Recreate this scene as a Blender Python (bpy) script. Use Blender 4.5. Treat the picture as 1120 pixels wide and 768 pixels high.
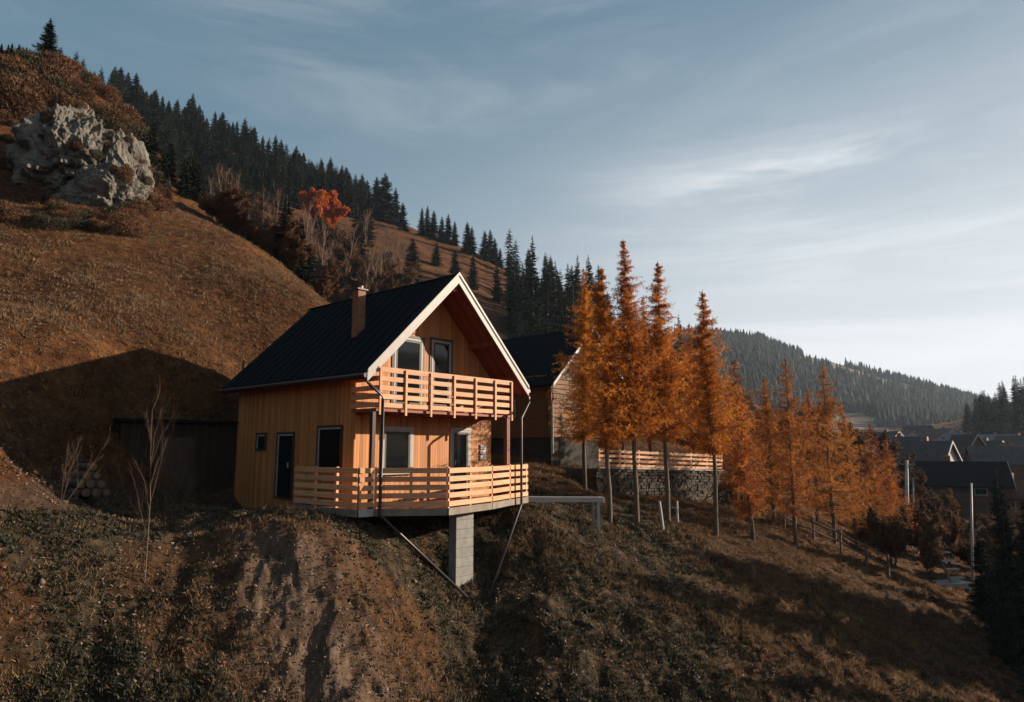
import bpy, bmesh, math, random
import numpy as np
from mathutils import Vector, Matrix, noise as mnoise
R = math.radians
for o in list(bpy.data.objects): bpy.data.objects.remove(o)
SC = bpy.context.scene
COL = SC.collection
random.seed(7); RNG = np.random.default_rng(11)

# ------------------------------------------------------------------ camera
FPX, CXP, CYP = 747.0, 560.0, 384.0
PITCH = math.atan(107/747.0)
cam_d = bpy.data.cameras.new('camera'); cam = bpy.data.objects.new('camera', cam_d); COL.objects.link(cam)
cam_d.sensor_width = 36; cam_d.lens = FPX/1120*36; cam_d.clip_start = 0.1; cam_d.clip_end = 6000
cam.location = (0, 0, 0); cam.rotation_euler = (R(90)+PITCH, 0, 0); SC.camera = cam

# ------------------------------------------------------------------ sky, sun, exposure
SUN_AZ, SUN_EL = R(14), R(17)          # azimuth from +X towards +Y
SUN_STRENGTH, SKY_STRENGTH = 5.0, 0.069
SC.view_settings.view_transform = 'Standard'; SC.view_settings.look = 'None'
SC.view_settings.gamma = 1.0; SC.view_settings.use_curve_mapping = False
SC.view_settings.exposure = 1.05
SKY_GAIN = 1.55
sl = bpy.data.lights.new('sun', 'SUN'); sl.energy = SUN_STRENGTH; sl.angle = R(0.53); sl.color = (1.0, 0.84, 0.66)
so = bpy.data.objects.new('sun', sl); COL.objects.link(so)
sd = Vector((math.cos(SUN_EL)*math.cos(SUN_AZ), math.cos(SUN_EL)*math.sin(SUN_AZ), math.sin(SUN_EL)))
so.rotation_euler = sd.to_track_quat('Z', 'Y').to_euler(); so.location = (60, 10, 40)
W = bpy.data.worlds.new('World'); SC.world = W; W.use_nodes = True
nt = W.node_tree; N = nt.nodes; L = nt.links
for n in list(N): N.remove(n)
def wn(t, **k):
    n = N.new(t)
    for a, b in k.items(): setattr(n, a, b)
    return n
out = wn('ShaderNodeOutputWorld'); bg = wn('ShaderNodeBackground'); bg.inputs[1].default_value = SKY_STRENGTH
sky = wn('ShaderNodeTexSky', sky_type='NISHITA', sun_disc=False)
sky.sun_elevation = SUN_EL; sky.sun_rotation = R(90)-SUN_AZ; sky.altitude = 900; sky.air_density = 1.0; sky.dust_density = 1.5; sky.ozone_density = 1.3
tc = wn('ShaderNodeTexCoord')
sep = wn('ShaderNodeSeparateXYZ'); L.new(tc.outputs['Generated'], sep.inputs[0])
def wmath(op, a, b=None, clamp=False):
    n = wn('ShaderNodeMath', operation=op, use_clamp=clamp)
    for i, v in enumerate((a, b)):
        if v is None: continue
        if isinstance(v, (int, float)): n.inputs[i].default_value = v
        else: L.new(v, n.inputs[i])
    return n.outputs[0]
az_ = wmath('ARCTAN2', sep.outputs[0], sep.outputs[1]); el_ = wmath('ARCSINE', sep.outputs[2])
cmb = wn('ShaderNodeCombineXYZ'); L.new(az_, cmb.inputs[0]); L.new(el_, cmb.inputs[1])
def streaks(scale, loc, rot, sc, lo, hi, dist):
    m = wn('ShaderNodeMapping'); L.new(cmb.outputs[0], m.inputs[0]); m.inputs['Scale'].default_value = (*scale, 1); m.inputs['Location'].default_value = (*loc, 0); m.inputs['Rotation'].default_value = (0, 0, R(rot))
    n_ = wn('ShaderNodeTexNoise'); n_.inputs['Scale'].default_value = sc; n_.inputs['Detail'].default_value = 10; n_.inputs['Roughness'].default_value = .62; n_.inputs['Distortion'].default_value = dist
    L.new(m.outputs[0], n_.inputs['Vector']); q = wn('ShaderNodeMapRange', interpolation_type='SMOOTHSTEP'); q.inputs['From Min'].default_value = lo; q.inputs['From Max'].default_value = hi; L.new(n_.outputs[0], q.inputs[0]); return q.outputs[0]
def ramp_(v, a, b, lo=0., hi=1.):
    q = wn('ShaderNodeMapRange', interpolation_type='SMOOTHSTEP'); q.inputs['From Min'].default_value = a; q.inputs['From Max'].default_value = b; q.inputs['To Min'].default_value = lo; q.inputs['To Max'].default_value = hi; L.new(v, q.inputs[0]); return q.outputs[0]
def band(v, c, w):      # 1 at c falling to 0 at c +- w
    return ramp_(wmath('ABSOLUTE', wmath('SUBTRACT', v, c)), w, 0.0)
def mul(*a):
    o_ = a[0]
    for b_ in a[1:]: o_ = wmath('MULTIPLY', o_, b_)
    return o_
elt = wmath('SUBTRACT', el_, wmath('MULTIPLY', az_, 0.03))
wisp = mul(streaks((1.5, 11.), (.3, .1), 5, 1.9, .36, .62, .35), band(elt, .362, .045), ramp_(az_, .04, .42), ramp_(az_, .62, .50), 0.42)
wisp2 = mul(streaks((1.2, 8.), (2.3, 1.1), 7, 1.7, .40, .72, .5), band(elt, .34, .12), ramp_(az_, -.05, .3), ramp_(az_, .8, .55), 0.30)
low = mul(streaks((.9, 9.), (4.1, .4), 3, 1.6, .38, .75, .45), band(el_, .20, .22), ramp_(az_, .0, .45), 0.40)
high = mul(streaks((1.0, 5.), (7.1, 3.4), 12, 1.8, .45, .85, .5), ramp_(el_, .35, .5), 0.22)
veil = mul(ramp_(el_, .62, .02), ramp_(az_, -.50, .45), 0.74)
cl = wmath('ADD', wmath('ADD', wisp, wisp2), wmath('ADD', low, wmath('ADD', high, veil)), True)
gm = wn('ShaderNodeGamma'); gm.inputs[1].default_value = 0.42; L.new(sky.outputs[0], gm.inputs[0])
hs = wn('ShaderNodeHueSaturation'); hs.inputs['Saturation'].default_value = 1.65; hs.inputs['Hue'].default_value = 0.482; hs.inputs['Value'].default_value = SKY_GAIN; L.new(gm.outputs[0], hs.inputs['Color'])
mx = wn('ShaderNodeMix', data_type='RGBA'); L.new(cl, mx.inputs['Factor']); L.new(hs.outputs[0], mx.inputs['A']); mx.inputs['B'].default_value = (6.3, 6.4, 6.6, 1)
L.new(mx.outputs['Result'], bg.inputs[0]); L.new(bg.outputs[0], out.inputs[0])

# ------------------------------------------------------------------ survey helpers (where things stood, from sight lines)
fv = np.array([0, math.cos(PITCH), math.sin(PITCH)]); uv = np.array([0, -math.sin(PITCH), math.cos(PITCH)])
def ray(x, y):
    return fv + np.array([1., 0, 0])*(x-CXP)/FPX - uv*(y-CYP)/FPX
def at_y(x, y, Y):
    d = ray(x, y); return d*(Y/d[1])
def pxof(X, Y, Z):
    d = Y*fv[1]+Z*fv[2]; return CXP+FPX*X/d, CYP-FPX*(Y*uv[1]+Z*uv[2])/d

# ------------------------------------------------------------------ materials
def mat(name, base, rough=0.8, var=None, vscale=4.0, bump=0.0, bscale=20.0, stretch=(1, 1, 1), spec=0.3, metal=0.0, transl=0.0, objrand=0.0, attr=None, detail=6, planks=None, var2=None):
    base = tuple(c*.65 for c in base); var = tuple(c*.65 for c in var) if var else None; var2 = tuple(c*.65 for c in var2) if var2 else None
    m = bpy.data.materials.new(name); m.use_nodes = True
    t = m.node_tree; n = t.nodes; l = t.links
    bs = n['Principled BSDF']; bs.inputs['Roughness'].default_value = rough; bs.inputs['Metallic'].default_value = metal
    bs.inputs['Specular IOR Level'].default_value = spec
    tcn = n.new('ShaderNodeTexCoord'); mpn = n.new('ShaderNodeMapping'); l.new(tcn.outputs['Object'], mpn.inputs[0]); mpn.inputs['Scale'].default_value = stretch
    colsock = None
    if var:
        nz = n.new('ShaderNodeTexNoise'); nz.inputs['Scale'].default_value = vscale; nz.inputs['Detail'].default_value = detail; nz.inputs['Roughness'].default_value = .62
        l.new(mpn.outputs[0], nz.inputs['Vector'])
        rp = n.new('ShaderNodeValToRGB'); rp.color_ramp.elements[0].position = .34; rp.color_ramp.elements[1].position = .66
        rp.color_ramp.elements[0].color = (*base, 1); rp.color_ramp.elements[1].color = (*var, 1)
        if var2:
            e = rp.color_ramp.elements.new(.5); e.color = (*var2, 1)
        l.new(nz.outputs[0], rp.inputs[0]); colsock = rp.outputs[0]
    if attr:
        at = n.new('ShaderNodeAttribute'); at.attribute_name = attr
        mr = n.new('ShaderNodeMapRange'); mr.inputs['To Min'].default_value = .45; mr.inputs['To Max'].default_value = 1.5; l.new(at.outputs['Fac'], mr.inputs[0])
        mm = n.new('ShaderNodeMix'); mm.data_type = 'RGBA'; mm.blend_type = 'MULTIPLY'; mm.inputs['Factor'].default_value = 1
        if colsock: l.new(colsock, mm.inputs['A'])
        else: mm.inputs['A'].default_value = (*base, 1)
        l.new(mr.outputs[0], mm.inputs['B']); colsock = mm.outputs['Result']
    if objrand:
        oi = n.new('ShaderNodeObjectInfo'); hv = n.new('ShaderNodeHueSaturation')
        m1 = n.new('ShaderNodeMapRange'); m1.inputs['To Min'].default_value = 1-objrand; m1.inputs['To Max'].default_value = 1+objrand; l.new(oi.outputs['Random'], m1.inputs[0])
        m2 = n.new('ShaderNodeMapRange'); m2.inputs['To Min'].default_value = .5-objrand*.035; m2.inputs['To Max'].default_value = .5+objrand*.035
        fr = n.new('ShaderNodeMath'); fr.operation = 'FRACT'; ml = n.new('ShaderNodeMath'); ml.operation = 'MULTIPLY'; ml.inputs[1].default_value = 7.31
        l.new(oi.outputs['Random'], ml.inputs[0]); l.new(ml.outputs[0], fr.inputs[0]); l.new(fr.outputs[0], m2.inputs[0])
        l.new(m1.outputs[0], hv.inputs['Value']); l.new(m2.outputs[0], hv.inputs['Hue'])
        if colsock: l.new(colsock, hv.inputs['Color'])
        else: hv.inputs['Color'].default_value = (*base, 1)
        colsock = hv.outputs[0]
    hgt = None
    if planks:      # (axis index, board width): grooves between boards
        sp = n.new('ShaderNodeSeparateXYZ'); l.new(tcn.outputs['Object'], sp.inputs[0])
        dv = n.new('ShaderNodeMath'); dv.operation = 'DIVIDE'; dv.inputs[1].default_value = planks[1]; l.new(sp.outputs[planks[0]], dv.inputs[0])
        fl = n.new('ShaderNodeMath'); fl.operation = 'FLOOR'; l.new(dv.outputs[0], fl.inputs[0])
        wnz = n.new('ShaderNodeTexWhiteNoise'); wnz.noise_dimensions = '1D'; l.new(fl.outputs[0], wnz.inputs['W'])
        fr2 = n.new('ShaderNodeMath'); fr2.operation = 'FRACT'; l.new(dv.outputs[0], fr2.inputs[0])
        pp = n.new('ShaderNodeMath'); pp.operation = 'PINGPONG'; pp.inputs[1].default_value = .5; l.new(fr2.outputs[0], pp.inputs[0])
        gr = n.new('ShaderNodeMapRange'); gr.inputs['From Max'].default_value = .07; l.new(pp.outputs[0], gr.inputs[0])
        tint = n.new('ShaderNodeMapRange'); tint.inputs['To Min'].default_value = .68; tint.inputs['To Max'].default_value = 1.16; l.new(wnz.outputs[0], tint.inputs[0])
        g2 = n.new('ShaderNodeMapRange'); g2.inputs['To Min'].default_value = .45; g2.inputs['To Max'].default_value = 1; l.new(gr.outputs[0], g2.inputs[0])
        mu = n.new('ShaderNodeMath'); mu.operation = 'MULTIPLY'; l.new(tint.outputs[0], mu.inputs[0]); l.new(g2.outputs[0], mu.inputs[1])
        mm = n.new('ShaderNodeMix'); mm.data_type = 'RGBA'; mm.blend_type = 'MULTIPLY'; mm.inputs['Factor'].default_value = 1
        if colsock: l.new(colsock, mm.inputs['A'])
        else: mm.inputs['A'].default_value = (*base, 1)
        l.new(mu.outputs[0], mm.inputs['B']); colsock = mm.outputs['Result']; hgt = gr.outputs[0]
    if colsock: l.new(colsock, bs.inputs['Base Color'])
    else: bs.inputs['Base Color'].default_value = (*base, 1)
    if bump:
        nb = n.new('ShaderNodeTexNoise'); nb.inputs['Scale'].default_value = bscale; nb.inputs['Detail'].default_value = 8; nb.inputs['Roughness'].default_value = .65
        l.new(mpn.outputs[0], nb.inputs['Vector'])
        bp = n.new('ShaderNodeBump'); bp.inputs['Strength'].default_value = min(1, bump*10); bp.inputs['Distance'].default_value = bump
        l.new(nb.outputs[0], bp.inputs['Height']); last = bp
        if hgt:
            b2_ = n.new('ShaderNodeBump'); b2_.inputs['Distance'].default_value = .008; l.new(hgt, b2_.inputs['Height']); l.new(bp.outputs[0], b2_.inputs['Normal']); last = b2_
        l.new(last.outputs[0], bs.inputs['Normal'])
    if transl:
        tr = n.new('ShaderNodeBsdfTranslucent'); ms = n.new('ShaderNodeMixShader'); ms.inputs[0].default_value = transl
        if colsock: l.new(colsock, tr.inputs[0])
        else: tr.inputs[0].default_value = (*base, 1)
        l.new(bs.outputs[0], ms.inputs[1]); l.new(tr.outputs[0], ms.inputs[2]); l.new(ms.outputs[0], n['Material Output'].inputs[0])
    return m

M = {}
M['plank_wall'] = mat('plank_wall', (.62, .235, .065), .6, var=(.72, .30, .10), vscale=3, bump=.002, bscale=30, stretch=(6, 6, .5), planks=(0, .098))
M['plank_side'] = mat('plank_side', (.62, .235, .065), .6, var=(.72, .30, .10), vscale=3, bump=.002, bscale=30, stretch=(6, 6, .5), planks=(1, .098))
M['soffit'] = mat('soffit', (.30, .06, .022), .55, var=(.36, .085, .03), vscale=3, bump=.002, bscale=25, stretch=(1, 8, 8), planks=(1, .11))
M['rail'] = mat('rail', (.72, .31, .14), .6, var=(.88, .48, .27), vscale=2.5, bump=.004, bscale=18, stretch=(1, 1, 8), objrand=.16)
M['beam'] = mat('beam', (.34, .29, .23), .75, var=(.22, .18, .14), vscale=3, bump=.004, bscale=15)
M['red_post'] = mat('red_post', (.30, .07, .03), .6, var=(.22, .05, .02), vscale=4, bump=.002)
M['barge'] = mat('barge', (.54, .49, .45), .5, var=(.46, .43, .40), vscale=5, bump=.002, bscale=20)
M['roof'] = mat('roof', (.012, .015, .018), .9, var=(.009, .011, .014), vscale=6, bump=.003, bscale=30, spec=.08)
M['dark_metal'] = mat('dark_metal', (.06, .045, .045), .4, var=(.045, .03, .03), vscale=6, metal=.3, spec=.5)
M['glass'] = mat('glass', (.008, .011, .012), .05, spec=.35)
M['white_frame'] = mat('white_frame', (.42, .42, .41), .5, var=(.36, .36, .35), vscale=5)
M['dark_frame'] = mat('dark_frame', (.07, .04, .03), .5)
M['concrete'] = mat('concrete', (.36, .35, .32), .9, var=(.26, .25, .23), vscale=5, bump=.01, bscale=14)
M['brick'] = mat('chimney_wood', (.26, .10, .05), .7, var=(.38, .17, .09), vscale=6, bump=.005, bscale=14)
M['stone'] = mat('stone_wall', (.17, .135, .10), .9, var=(.08, .065, .05), vscale=3.2, bump=.04, bscale=5)
M['shade_dark_base'] = mat('shade_dark_base', (.035, .028, .022), .9, var=(.055, .045, .036), vscale=3, bump=.03, bscale=5)  # near-black tone stands in for the shadow over the second house's base
M['paper'] = mat('white_sign', (.75, .72, .66), .7, var=(.66, .63, .58), vscale=12)
M['bark'] = mat('bark', (.12, .085, .065), .9, var=(.20, .15, .11), vscale=8, bump=.01, bscale=20, stretch=(1, 1, .3))
M['pale_bark'] = mat('pale_bark', (.22, .15, .11), .85, var=(.15, .10, .075), vscale=6, bump=.01, bscale=14, stretch=(1, 1, .3))
M['twigs'] = mat('twigs', (.16, .09, .06), .9, var=(.24, .14, .09), vscale=1.5, objrand=.3)
M['larch_brown'] = mat('larch_brown', (.42, .12, .024), .75, var=(.74, .27, .05), vscale=1.1, transl=.4, objrand=.25, attr='rnd')
M['larch'] = mat('larch_needles', (.68, .19, .024), .75, var=(.90, .36, .055), vscale=1.3, transl=.5, objrand=.22, attr='rnd')
M['spruce'] = mat('spruce_needles', (.014, .024, .016), .85, var=(.028, .038, .020), vscale=.8, objrand=.35, attr='rnd', spec=.15)
M['spruce_far'] = mat('far_needles', (.022, .036, .026), .9, var=(.05, .05, .032), vscale=.03, attr='rnd', spec=.1)
M['red_leaf'] = mat('red_leaves', (.62, .12, .03), .8, var=(.75, .20, .04), vscale=1.5, transl=.35, attr='rnd')
M['olive_leaf'] = mat('olive_leaves', (.045, .045, .022), .9, var=(.09, .075, .035), vscale=1.2, objrand=.3, attr='rnd')
M['brown_leaf'] = mat('brown_leaves', (.12, .060, .030), .9, var=(.21, .10, .045), vscale=1.2, transl=.2, objrand=.3, attr='rnd')
M['rock'] = mat('rock', (.27, .255, .225), .95, var=(.06, .045, .03), vscale=.9, bump=.35, bscale=3.2, stretch=(1, 1, .4), var2=(.21, .19, .16))
M['log_wood'] = mat('log_wood', (.28, .17, .10), .8, var=(.18, .11, .065), vscale=6)
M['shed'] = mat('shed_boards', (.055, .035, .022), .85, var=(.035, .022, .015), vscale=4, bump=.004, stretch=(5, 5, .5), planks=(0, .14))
M['grass_dry'] = mat('grass_dry', (.17, .085, .038), .9, var=(.30, .19, .10), vscale=.8, transl=.25, attr='rnd')
M['weeds'] = mat('weeds', (.040, .045, .026), .85, var=(.10, .08, .045), vscale=.6, transl=.2, attr='rnd')
M['litter'] = mat('litter', (.13, .075, .05), .9, var=(.26, .19, .15), vscale=1.0, attr='rnd')
M['white_wall'] = mat('white_wall', (.62, .60, .56), .85, var=(.5, .48, .45), vscale=2)
M['roof_old'] = mat('roof_old', (.085, .08, .078), .85, var=(.05, .048, .046), vscale=1.5, objrand=.3)
M['dark_wood'] = mat('dark_wood', (.11, .06, .04), .8, var=(.16, .09, .055), vscale=2, planks=(2, .2))
M['red_wood'] = mat('red_wood', (.26, .04, .03), .7)
M['roof_red'] = mat('roof_red', (.15, .06, .045), .7, var=(.11, .045, .035), vscale=2)
M['lattice'] = mat('lattice_grey', (.20, .20, .20), .8, var=(.15, .15, .15), vscale=4)

# ------------------------------------------------------------------ mesh helpers
class MB:
    def __init__(s): s.v = []; s.f = []
    def box(s, x0, x1, y0, y1, z0, z1, mtx=None):
        b = len(s.v)
        for p in ((x0,y0,z0),(x1,y0,z0),(x1,y1,z0),(x0,y1,z0),(x0,y0,z1),(x1,y0,z1),(x1,y1,z1),(x0,y1,z1)):
            s.v.append(tuple(mtx @ Vector(p)) if mtx else p)
        for f in ((0,3,2,1),(4,5,6,7),(0,1,5,4),(1,2,6,5),(2,3,7,6),(3,0,4,7)): s.f.append(tuple(b+i for i in f))
        return s
    def bar(s, p, q, w, h, up=(0, 0, 1)):       # rectangular bar from p to q
        p = Vector(p); q = Vector(q); d = q-p; ln = d.length; d.normalize(); u = Vector(up)
        sx = d.cross(u)
        if sx.length < 1e-4: sx = d.cross(Vector((1, 0, 0)))
        sx.normalize(); u = sx.cross(d)
        m = Matrix(((d.x, sx.x, u.x, p.x), (d.y, sx.y, u.y, p.y), (d.z, sx.z, u.z, p.z), (0, 0, 0, 1)))
        return s.box(0, ln, -w/2, w/2, -h/2, h/2, m)
    def tube(s, pts, rad, n=8, cap=True):
        pts = [Vector(p) for p in pts]; k = len(pts)
        if not hasattr(rad, '__len__'): rad = [rad]*k
        b = len(s.v)
        for i, p in enumerate(pts):
            d = (pts[min(i+1, k-1)]-pts[max(i-1, 0)])
            if d.length < 1e-6: d = Vector((0, 0, 1))
            d.normalize(); a = d.orthogonal() if abs(d.z) < .9 else d.cross(Vector((0, 1, 0))); a.normalize(); c = d.cross(a)
            for j in range(n):
                t = 2*math.pi*j/n; s.v.append(tuple(p+(a*math.cos(t)+c*math.sin(t))*rad[i]))
        for i in range(k-1):
            for j in range(n):
                j2 = (j+1) % n; s.f.append((b+i*n+j, b+i*n+j2, b+(i+1)*n+j2, b+(i+1)*n+j))
        if cap:
            s.f.append(tuple(b+j for j in reversed(range(n)))); s.f.append(tuple(b+(k-1)*n+j for j in range(n)))
        return s
    def prism(s, poly, z0, z1):                # horizontal polygon extruded in z
        b = len(s.v); n = len(poly)
        for z in (z0, z1):
            for x, y in poly: s.v.append((x, y, z))
        s.f.append(tuple(b+i for i in reversed(range(n)))); s.f.append(tuple(b+n+i for i in range(n)))
        for i in range(n):
            j = (i+1) % n; s.f.append((b+i, b+j, b+n+j, b+n+i))
        return s
    def prism_y(s, poly, y0, y1):              # polygon in xz extruded along y
        b = len(s.v); n = len(poly)
        for y in (y0, y1):
            for x, z in poly: s.v.append((x, y, z))
        s.f.append(tuple(b+i for i in range(n))); s.f.append(tuple(b+n+i for i in reversed(range(n))))
        for i in range(n):
            j = (i+1) % n; s.f.append((b+j, b+i, b+n+i, b+n+j))
        return s
    def quad(s, *p):
        b = len(s.v); s.v += [tuple(x) for x in p]; s.f.append(tuple(range(b, b+len(p)))); return s
    def mesh(s, name, m, smooth=False):
        me = bpy.data.meshes.new(name); me.from_pydata(s.v, [], s.f)
        if m is not None:
            for mm in (m if isinstance(m, (list, tuple)) else [m]): me.materials.append(mm)
        me.update()
        if smooth: me.polygons.foreach_set('use_smooth', [True]*len(me.polygons))
        return me
    def build(s, name, m, parent=None, smooth=False, bevel=0):
        me = s.mesh(name, m, smooth)
        if name == 'log':
            for p in me.polygons: p.material_index = 1 if len(p.vertices) > 4 else 0
        if bevel:
            bm = bmesh.new(); bm.from_mesh(me)
            bmesh.ops.bevel(bm, geom=bm.edges[:], offset=bevel, segments=1, affect='EDGES'); bm.to_mesh(me); bm.free()
        o = bpy.data.objects.new(name, me); COL.objects.link(o)
        if parent: o.parent = parent
        return o
def tag(o, label=None, cat=None, group=None, kind=None):
    if label: o['label'] = label
    if cat: o['category'] = cat
    if group: o['group'] = group
    if kind: o['kind'] = kind
    return o
def empty(name, loc, rz=0, label=None, cat=None, group=None):
    o = bpy.data.objects.new(name, None); COL.objects.link(o); o.location = loc; o.rotation_euler = (0, 0, rz); o.empty_display_size = .3
    return tag(o, label, cat, group)
def link(name, me, parent=None):
    o = bpy.data.objects.new(name, me); COL.objects.link(o)
    if parent: o.parent = parent
    return o
def np_mesh(name, V, F, m, rnd=None, smooth=False, mats=None):
    """V (n,3), F (k,3|4)"""
    me = bpy.data.meshes.new(name); V = np.asarray(V, np.float32); F = np.asarray(F, np.int32)
    me.vertices.add(len(V)); me.vertices.foreach_set('co', V.ravel())
    k = F.shape[1]; me.loops.add(F.size); me.loops.foreach_set('vertex_index', F.ravel())
    me.polygons.add(len(F)); me.polygons.foreach_set('loop_start', np.arange(0, F.size, k, dtype=np.int32))
    for x in (m if isinstance(m, (list, tuple)) else [m]): me.materials.append(x)
    if mats is not None: me.polygons.foreach_set('material_index', np.asarray(mats, np.int32))
    if smooth: me.polygons.foreach_set('use_smooth', np.ones(len(F), bool))
    me.update(); me.validate()
    if rnd is not None:
        a = me.attributes.new('rnd', 'FLOAT', 'FACE'); a.data.foreach_set('value', np.asarray(rnd, np.float32))
    return me

# ------------------------------------------------------------------ terrain
class TPS:
    def __init__(s, P, z, lam=0.0):
        s.P = np.array(P, float); n = len(P); K = s.k(s.P, s.P)+lam*np.eye(n)
        A = np.zeros((n+3, n+3)); A[:n, :n] = K; A[:n, n] = 1; A[:n, n+1:] = s.P; A[n, :n] = 1; A[n+1:, :n] = s.P.T
        s.w = np.linalg.solve(A, np.concatenate([z, [0, 0, 0]]))
    def k(s, a, b):
        r2 = ((a[:, None, :]-b[None, :, :])**2).sum(-1); return .5*r2*np.log(r2+1e-9)
    def __call__(s, Q):
        Q = np.asarray(Q, float); o = np.empty(len(Q))
        for i in range(0, len(Q), 20000):
            q = Q[i:i+20000]; o[i:i+20000] = s.k(q, s.P)@s.w[:-3]+s.w[-3]+q@s.w[-2:]
        return o
near_px = [(0,522,14.5),(60,538,16.5),(100,548,18),(200,552,19.3),(250,562,17.6),(300,576,16.2),(340,586,16.2),(130,545,19.4),(235,546,22.4),
 (60,520,17.6),(0,490,15.8),(0,440,17.93),(60,440,19.6),(190,383,24.2),(130,402,22.4),(190,440,23.3),(240,430,24.2),(0,330,23.5),(0,250,30.5),(0,200,38),(100,383,21.2),(100,300,27.5),(100,230,36),(190,300,30.4),
 (180,190,47.6),(262,405,26.5),(300,370,28.5),(260,262,38),(300,298,34.5),(345,337,31),
 (405,606,16.8),(440,600,18.0),(490,580,20.8),(540,568,21.4),(577,560,21.8),(600,560,22.3),(640,567,23),(668,569,24),(697,572,24.5),(730,575,25),(781,587,26),(830,600,26.5),(880,615,27),(940,634,28),(1040,666,29),
 (504,640,19.0),(504,700,17.0),(504,768,15.3),(0,600,13.4),(0,680,12.4),(0,768,11.7),(100,620,14.3),(100,700,13.1),(100,768,12.1),(200,640,14.7),(200,700,13.5),(200,768,12.5),(300,650,14.9),(300,768,13.0),(400,660,15.5),(400,768,13.4),
 (600,620,19.7),(600,700,17),(600,768,15.3),(700,640,20.3),(700,700,17.9),(700,768,15.8),(800,650,21.8),(800,700,19.2),(800,768,16.5),(900,680,22.4),(900,768,17.6),(1000,700,24.5),(1000,768,19.4),(1100,705,28),(1100,768,21.5),(1200,768,23),(1200,710,30),
 (700,548,29.5),(655,543,28.5),(790,548,34.6),(620,530,27),(580,535,25),(850,560,33),(930,600,35),(890,590,31),(1000,615,40),(1100,630,42),(600,503,31),(650,512,33),(780,512,38),(560,520,28)]
near_w = [(-6,36,2.2),(-10,46,8),(-15,56,10),(-3,30,-.6),(-7,28.5,.8),(-30,64,20),(-32,50,27.4),(-40,50,31),(-45,70,26),(3,42,1),(8,46,0.5),(12,60,0),(0,55,4),
 (30,32,-8),(42,60,-8),(30,70,-5.5),(0,5,-8),(-10,5,-6.2),(12,5,-8.5),(0,-5,-11),(-20,4,-3.5),(-26,15,4.2),(-36,25,12),(-46,40,24),(30,10,-9.5),(45,30,-10),(-4.6,18.6,-1.9),(-4.2,20.5,-1.95),(-1,24,-1.7),(-6,22,-1.75),(-4,26,-1.6)]
P_, Z_ = [], []
for x, y, Y in near_px:
    q = at_y(x, y, Y); P_.append(q[:2]); Z_.append(q[2])
for X, Y, z in near_w: P_.append((X, Y)); Z_.append(z)
tN = TPS(P_, np.array(Z_), .05)
far_px = [(100,130,175),(190,165,180),(190,215,130),(120,105,195),(220,158,195),(320,198,195),(300,250,140),(300,335,90),(430,325,100),(410,240,190),(480,262,190),(560,298,190),(560,345,130),(560,385,95),(480,345,105),
 (640,350,195),(640,420,90),(700,392,200),(700,450,95),(760,420,200),(760,480,90),(820,445,220),(820,500,100),(880,475,240),(900,515,100),(1000,560,70),(1000,500,200),(1000,472,420),(1100,560,70),(1100,505,160),(1120,466,260),(1060,478,260),(1200,440,260),(1060,475,420)]
far_w = [(-90,90,55),(-140,180,110),(-60,260,88),(-10,260,60),(40,270,40),(70,300,18),(-160,300,100),(0,420,30),(100,420,4),(300,420,10),(300,200,8),(120,60,-8),(250,40,-5),(60,-50,-14),(-100,-50,15),(-90,30,45),(0,-80,-15),(200,-80,-10),(-9,62,9),(-25,75,16),(-45,80,26),(5,62,5),(20,60,1),(35,60,-4)]
P_, Z_ = [], []
for x, y, Y in far_px:
    q = at_y(x, y, Y); P_.append(q[:2]); Z_.append(q[2])
for X, Y, z in far_w: P_.append((X, Y)); Z_.append(z)
tF = TPS(P_, np.array(Z_), 2.0)
def sstep(a, b, x):
    t = np.clip((x-a)/(b-a), 0, 1); return t*t*(3-2*t)
def base_h(Q):
    Q = np.asarray(Q, float); X, Y = Q[:, 0], Q[:, 1]
    w = (1-sstep(44, 72, Y-np.clip(-X-20, 0, 20)*.5))*(1-sstep(42, 62, X))*sstep(-75, -48, X)*sstep(-40, -10, Y)
    zn = tN(np.clip(Q, (-60, -15), (60, 90))); zf = tF(np.clip(Q, (-190, -90), (320, 430)))
    return zn*w+zf*(1-w)
def nz(Q, s, o=0., oct=4, r=.55):
    """cheap value-noise fbm on numpy arrays"""
    Q = np.asarray(Q, float)*s+o*17.13; tot = 0; a = 1; sm = 0
    for i in range(oct):
        xi = np.floor(Q[:, 0]).astype(np.int64); yi = np.floor(Q[:, 1]).astype(np.int64); xf = Q[:, 0]-xi; yf = Q[:, 1]-yi
        xf = xf*xf*(3-2*xf); yf = yf*yf*(3-2*yf)
        def h(a_, b_):
            n_ = (a_*374761393+b_*668265263+int(o*1000)*1274126177+i*974711) & 0xffffffff; n_ = ((n_ ^ (n_ >> 13))*1274126177) & 0xffffffff
            return ((n_ ^ (n_ >> 16)) & 0xffff)/65535.
        v = (h(xi, yi)*(1-xf)+h(xi+1, yi)*xf)*(1-yf)+(h(xi, yi+1)*(1-xf)+h(xi+1, yi+1)*xf)*yf
        tot = tot+a*v; sm += a; a *= r; Q = Q*2.03+11.7
    return tot/sm
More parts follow.
